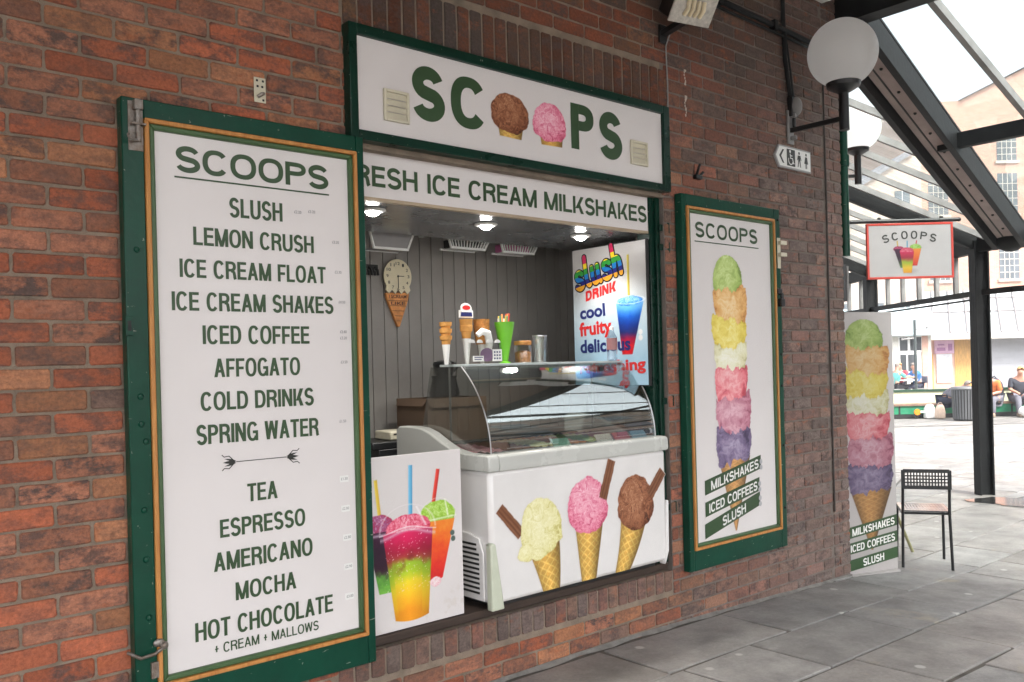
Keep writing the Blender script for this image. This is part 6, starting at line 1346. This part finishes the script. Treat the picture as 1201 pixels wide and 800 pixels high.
m = MB(); m.box(0, 22, 0, 12, 0, 17.4); m.prism([(0, 17.401), (3.2, 17.401), (12, 21.5), (12, 17.401)], 'Y', 0, 12); m.prism([(12.001, 17.401), (22, 17.401), (12.001, 21.5)], 'Y', 0, 12); obj('wall', m, M_WARE, wh, smooth=0)
m = MB(); m.add([(3.2, -.3, 17.45), (12, -.3, 21.62), (12, 12, 21.62), (3.2, 12, 17.45)], [(0, 1, 2, 3)]); m.add([(12.001, -.3, 21.62), (22, -.3, 17.45), (22, 12, 17.45), (12.001, 12, 21.62)], [(0, 1, 2, 3)]); obj('roof', m, M_SLATE, wh)
for cxw in (1.75, 6.1, 10.4, 14.7, 19.0):
    for row in range(5):
        z0, z1 = [(13.6, 15.7), (10.3, 12.8), (6.2, 8.4), (3.0, 5.2), (.4, 2.4)][row]; hw = .62
        poly = [(cxw - hw, z0), (cxw + hw, z0)] + ([(cxw + hw * math.cos(a), z1 - hw + hw * math.sin(a)) for a in np.linspace(0, math.pi, 14)] if row == 0 else [(cxw + hw, z1), (cxw - hw, z1)])
        m = MB(); m.prism(poly, 'Y', -.02, .06); wn = obj('window', m, M_WWIN, wh, smooth=0)
        m = MB()
        for q in (-.3, 0, .3): m.box(cxw + q * 1.0 - .02, cxw + q * 1.0 + .02, -.035, -.021, z0, z1 - (.16 if row == 0 else 0))
        for q in range(1, 5): zz = z0 + (z1 - z0) * q / 5.4; m.box(cxw - hw, cxw + hw, -.045, -.036, zz - .02, zz + .02)
        obj('glazing_bars', m, M_STN, wn, smooth=0)
        m = MB(); m.box(cxw - hw - .12, cxw + hw + .12, -.12, .0, z0 - .18, z0 - .02); obj('sill', m, M_STN, wn)
lg = court('low_gable_house', 'lower pale gabled house in front of the left end of the warehouse', 'house', 20.3, 52.0)
m = MB(); m.prism([(-3.0, 0), (4.2, 0), (4.2, 13.4), (3.6, 13.6), (-3.0, 9.6)], 'Y', 0, 9); obj('wall', m, bt('pale_brick', (0.58, 0.44, 0.37), (0.62, 0.48, 0.40), (0.55, 0.5, 0.45), 2.2), lg, smooth=0); m = MB(); m.add([(-3.2, -.3, 9.65), (3.8, -.3, 13.85), (3.8, 9, 13.85), (-3.2, 9, 9.65), (-3.2, -.3, 9.35), (3.8, -.3, 13.55), (3.8, 9, 13.55), (-3.2, 9, 9.35)], [(0, 1, 2, 3), (4, 5, 6, 7), (0, 1, 5, 4), (3, 2, 6, 7)]); obj('roof', m, M_SLATE, lg)
for x0, z0 in ((-1.2, 6.6), (.9, 6.6), (2.6, 9.6), (-1.2, 3.0), (.9, 3.0), (2.6, 6.6), (2.6, 3.0)):
    m = MB(); m.box(x0, x0 + .9, -.03, .05, z0, z0 + 1.7); wn = obj('window', m, M_WWIN, lg); m = MB(); m.box(x0 + .43, x0 + .47, -.045, -.031, z0, z0 + 1.7); m.box(x0, x0 + .9, -.06, -.046, z0 + .8, z0 + .86); m.box(x0 - .1, x0 + 1.0, -.12, -.031, z0 - .14, z0 - .01); obj('frame', m, M_WHITEP, wn)

op_ = thing('opposite_terrace', 'brick terrace across the walk, mirrored in the curved freezer glass', 'building', (20, -14, 0))
m = MB(); m.box(10, 40, -20, -14, 0, 9.2); wpart('wall', m, bt('terrace_brick', (0.26, 0.13, 0.09), (0.32, 0.18, 0.12), (0.3, 0.27, 0.23), 2.2), op_, smooth=0)
m = MB(); m.box(9.9, 40.1, -20, -13.85, 9.201, 9.5); m.box(10, 40, -13.999, -13.9, 2.7, 3.0); m.box(10, 40, -13.999, -13.9, 5.6, 5.85); wpart('cornice', m, M_STN, op_)
for i in range(7):
    x = 10.6 + i * 4.1; m = MB(); m.box(x, x + 2.9, -13.999, -13.95, .4, 2.5); wn = wpart('shop_window', m, M_WWIN, op_); m = MB(); m.box(x + 1.4, x + 1.48, -13.95, -13.93, .4, 2.5); m.box(x - .1, x + 3.0, -13.95, -13.88, .28, .399); wsub('window_frame', m, M_WHITEP, wn, op_)
    m = MB(); m.box(x + .7, x + 1.9, -13.999, -13.96, 3.5, 5.1); wpart('window', m, M_WWIN, op_); m = MB(); m.box(x + .7, x + 1.9, -13.999, -13.96, 6.4, 8.2); wpart('window', m, M_WWIN, op_)

# ------------------------------------------------------------------ people
SKIN = mat('skin', (0.50, 0.27, 0.19), .5, 0, .06)
def skin_obj(name, verts, edges, radii, m_, parent, root=0, sub=1):
    me = bpy.data.meshes.new(name); me.from_pydata(verts, edges, []); me.materials.append(m_)
    o = bpy.data.objects.new(name, me); COL.objects.link(o); o.parent = parent
    sm = o.modifiers.new('skin', 'SKIN'); sm.use_smooth_shade = True
    lay = me.skin_vertices[0] if me.skin_vertices else None
    if lay is None:
        me.attributes  # keep
    for i, r in enumerate(radii):
        lay.data[i].radius = r if isinstance(r, tuple) else (r, r); lay.data[i].use_root = (i == root)
    sb_ = o.modifiers.new('sub', 'SUBSURF'); sb_.levels = sub; sb_.render_levels = sub
    return o
def sitter(label, l, d, rz, top, bottom, hair, lean=0.0, seat=.36, group='people sitting on the plaza', arms='lap'):
    """a seated figure facing local +X"""
    p = thing('person', label, 'person', LD(l, d, 0), rz, group)
    S = seat; c, s_ = math.cos(lean), math.sin(lean)
    def B(x, y, z): return (x * c + z * s_, y, S + .10 + z * c - x * s_)     # torso frame leaning forward
    sh_z, nk, hd = .46, .54, .68
    V = [(0, 0, S + .10), B(0, 0, .20), B(0, 0, .42), B(.01, 0, nk), B(.03, 0, hd - .04), B(.035, 0, hd + .06)]
    E_ = [(0, 1), (1, 2), (2, 3), (3, 4), (4, 5)]; Rr = [(.13, .16), (.12, .15), (.12, .17), .05, .085, .075]
    for sy in (-1, 1):
        n = len(V); V += [B(.0, sy * .19, sh_z), B(.10, sy * .23, .24), (.36, sy * .13, S + .22)] if arms == 'lap' else [B(.0, sy * .19, sh_z), B(.24, sy * .22, .34), B(.46, sy * .12, .42)]
        V += [tuple(Vector(V[n + 2]) + Vector((.08, -sy * .02, -.03)))]
        E_ += [(2, n), (n, n + 1), (n + 1, n + 2), (n + 2, n + 3)]; Rr += [.062, .047, .034, .035]
        n = len(V); V += [(.02, sy * .09, S + .07), (.42, sy * .13, S + .08), (.44, sy * .14, .07), (.56, sy * .15, .04)]
        E_ += [(0, n), (n, n + 1), (n + 1, n + 2), (n + 2, n + 3)]; Rr += [.095, .065, .042, .035]
    skin_obj('body', V, E_, Rr, SKIN, p, 0, 1)
    a = [V[0], V[1], V[2], V[6], V[7], V[14], V[15]]; skin_obj('shirt', a, [(0, 1), (1, 2), (2, 3), (3, 4), (2, 5), (5, 6)], [(.15, .18), (.138, .17), (.135, .185), .078, .062, .078, .062], top, p, 0, 1)
    hips = [V[0], V[10], V[11], V[12], V[18], V[19], V[20]]; skin_obj('trousers', hips, [(0, 1), (1, 2), (2, 3), (0, 4), (4, 5), (5, 6)], [(.145, .175), .11, .08, .06, .11, .08, .06], bottom, p, 0, 1)
    m = MB(); hc = Vector(B(.028, 0, hd + .035)); m.sphere(hc, .098, n=14, m=10, sc=(1.0, .86, 1.02)); m2 = MB(); keep = [f for f in m.f if sum((m.v[i][2] - hc.z) * 1.0 - (m.v[i][0] - hc.x) * .55 for i in f) / len(f) > .005]
    m2.v = m.v; m2.f = keep; m2.mi = [0] * len(keep); m2.c = m.c; obj('hair', m2, hair, p)
    m = MB(); m.sphere(Vector(B(.115, 0, hd - .005)), .018, n=8, m=6); obj('nose', m, SKIN, p)
    for sy in (-1, 1):
        m = MB(); m.box(-.08, .16, -.045, .045, 0, .085, 0, Matrix.Translation((.49, sy * .145, 0))); obj('shoe', m, mat('shoe', (0.28, 0.22, 0.17), .7), p, bevel=.025)
    return p
fab = lambda n, c: mat(n, c, .9, 0, .12, 10)
navy = fab('dark_navy_cloth', (0.03, 0.035, 0.06)); grey = fab('grey_cloth', (0.16, 0.16, 0.19)); blue_ = fab('blue_cloth', (0.06, 0.20, 0.48)); teal = fab('teal_cloth', (0.12, 0.42, 0.40)); orange = fab('orange_cloth', (0.72, 0.20, 0.06)); red_ = fab('red_cloth', (0.5, 0.05, 0.07)); char = fab('charcoal_cloth', (0.045, 0.05, 0.065)); yellow = fab('yellow_cloth', (0.75, 0.55, 0.10))
hgrey = fab('grey_hair', (0.22, 0.19, 0.17)); hbrown = fab('brown_hair', (0.10, 0.06, 0.04)); hblond = fab('fair_hair', (0.62, 0.38, 0.16)); black_ = fab('black_cloth', (0.015, 0.015, 0.02))
A0 = COURT_ANGLE
sitter('person in a grey vest bending forward on the bench behind the bin', 10.72, 21.86, A0 + R_(-55), grey, navy, hgrey, lean=1.0)
sitter('person in an orange top sitting on the bench behind the canopy post', 11.98, 21.86, A0 + R_(-140), orange, grey, hbrown, lean=.55)
sitter('person in a charcoal tee with bare forearms at the right end of the bench', 12.56, 21.86, A0 + R_(-100), char, grey, hblond, lean=.30)
sitter('person in a blue jacket at a cafe table beyond the bench', 13.95, 30.2, A0 + R_(185), blue_, navy, hgrey, lean=.2, seat=.42, arms='table')
sitter('person in a teal top and black coat at a cafe table beyond the bench', 13.05, 30.0, A0 + R_(20), teal, black_, hgrey, lean=.15, seat=.42, arms='table')
sitter('person with a red top sitting at the far side of the cafe table', 13.62, 30.9, A0 + R_(-110), red_, navy, hblond, lean=.1, seat=.42, arms='table')
tbk = court('backpack', 'large dark grey backpack on the bench beside the person in orange', 'bag', 12.12, 22.1, .355)
m = MB(); m.sphere((0, 0, .30), .22, sc=(1, .7, 1.35)); obj('sack', m, char, tbk); m = MB(); m.sphere((.02, -.15, .2), .12, sc=(1.1, .5, 1)); obj('pocket', m, char, tbk); m = MB(); m.tube([(-.05, 0, .58), (0, 0, .64), (.05, 0, .58)], .015, n=6); obj('handle', m, black_, tbk)
def cafe_chair(l, d, rz, label):
    t = thing('cafe_chair', label, 'chair', LD(l, d, 0), rz, 'cafe chairs on the plaza')
    for x in (-.2, .2):
        for y in (-.2, .2): m = MB(); m.tube([(x * 1.05, y * 1.05, 0), (x, y, .42)], .015, n=6); obj('leg', m, M_STEELG, t)
    m = MB(); m.box(-.22, .22, -.22, .22, .405, .43); obj('seat', m, M_STEELG, t, bevel=.01); m = MB(); m.box(-.24, -.21, -.21, .21, .60, .84); m.box(-.235, -.215, -.20, -.17, .43, .60); m.box(-.235, -.215, .17, .20, .43, .60); obj('backrest', m, M_STEELG, t, bevel=.006)
cafe_chair(13.95, 30.2, A0 + R_(185), 'cafe chair under the person in the blue jacket'); cafe_chair(13.05, 30.0, A0 + R_(20), 'cafe chair under the person in the teal top'); cafe_chair(13.62, 30.9, A0 + R_(-110), 'cafe chair under the person with the red top'); cafe_chair(12.62, 30.1, A0 + R_(60), 'empty cafe chair at the left of the tables')
tt = court('cafe_table', 'round pale cafe table between the seated people beyond the bench', 'table', 13.5, 30.1); m = MB(); m.lathe([(.36, .70), (.37, .715), (.36, .73)], n=24); obj('top', m, M_WHITEP, tt); m = MB(); m.tube([(0, 0, .03), (0, 0, .70)], .03, n=10); obj('stem', m, M_STEELG, tt); m = MB(); m.lathe([(.24, 0), (.22, .03), (.04, .035)], n=20); obj('base', m, M_STEELG, tt)

# ------------------------------------------------------------------ haze over the court and plaza
M_HAZE = bpy.data.materials.new('pale_air'); M_HAZE.use_nodes = True; N = M_HAZE.node_tree
for n_ in [n for n in N.nodes if n.type == 'BSDF_PRINCIPLED']: N.nodes.remove(n_)
vp_ = N.nodes.new('ShaderNodeVolumePrincipled'); vp_.inputs['Color'].default_value = (0.96, 0.97, 1.0, 1); vp_.inputs['Density'].default_value = 0.0022; vp_.inputs['Anisotropy'].default_value = 0.2
N.links.new(vp_.outputs[0], N.nodes['Material Output'].inputs['Volume'])
m = MB(); m.box(-450, 450, -330, 330, -1.2, 26); hz = obj('haze', m, M_HAZE, smooth=0); hz['kind'] = 'stuff'
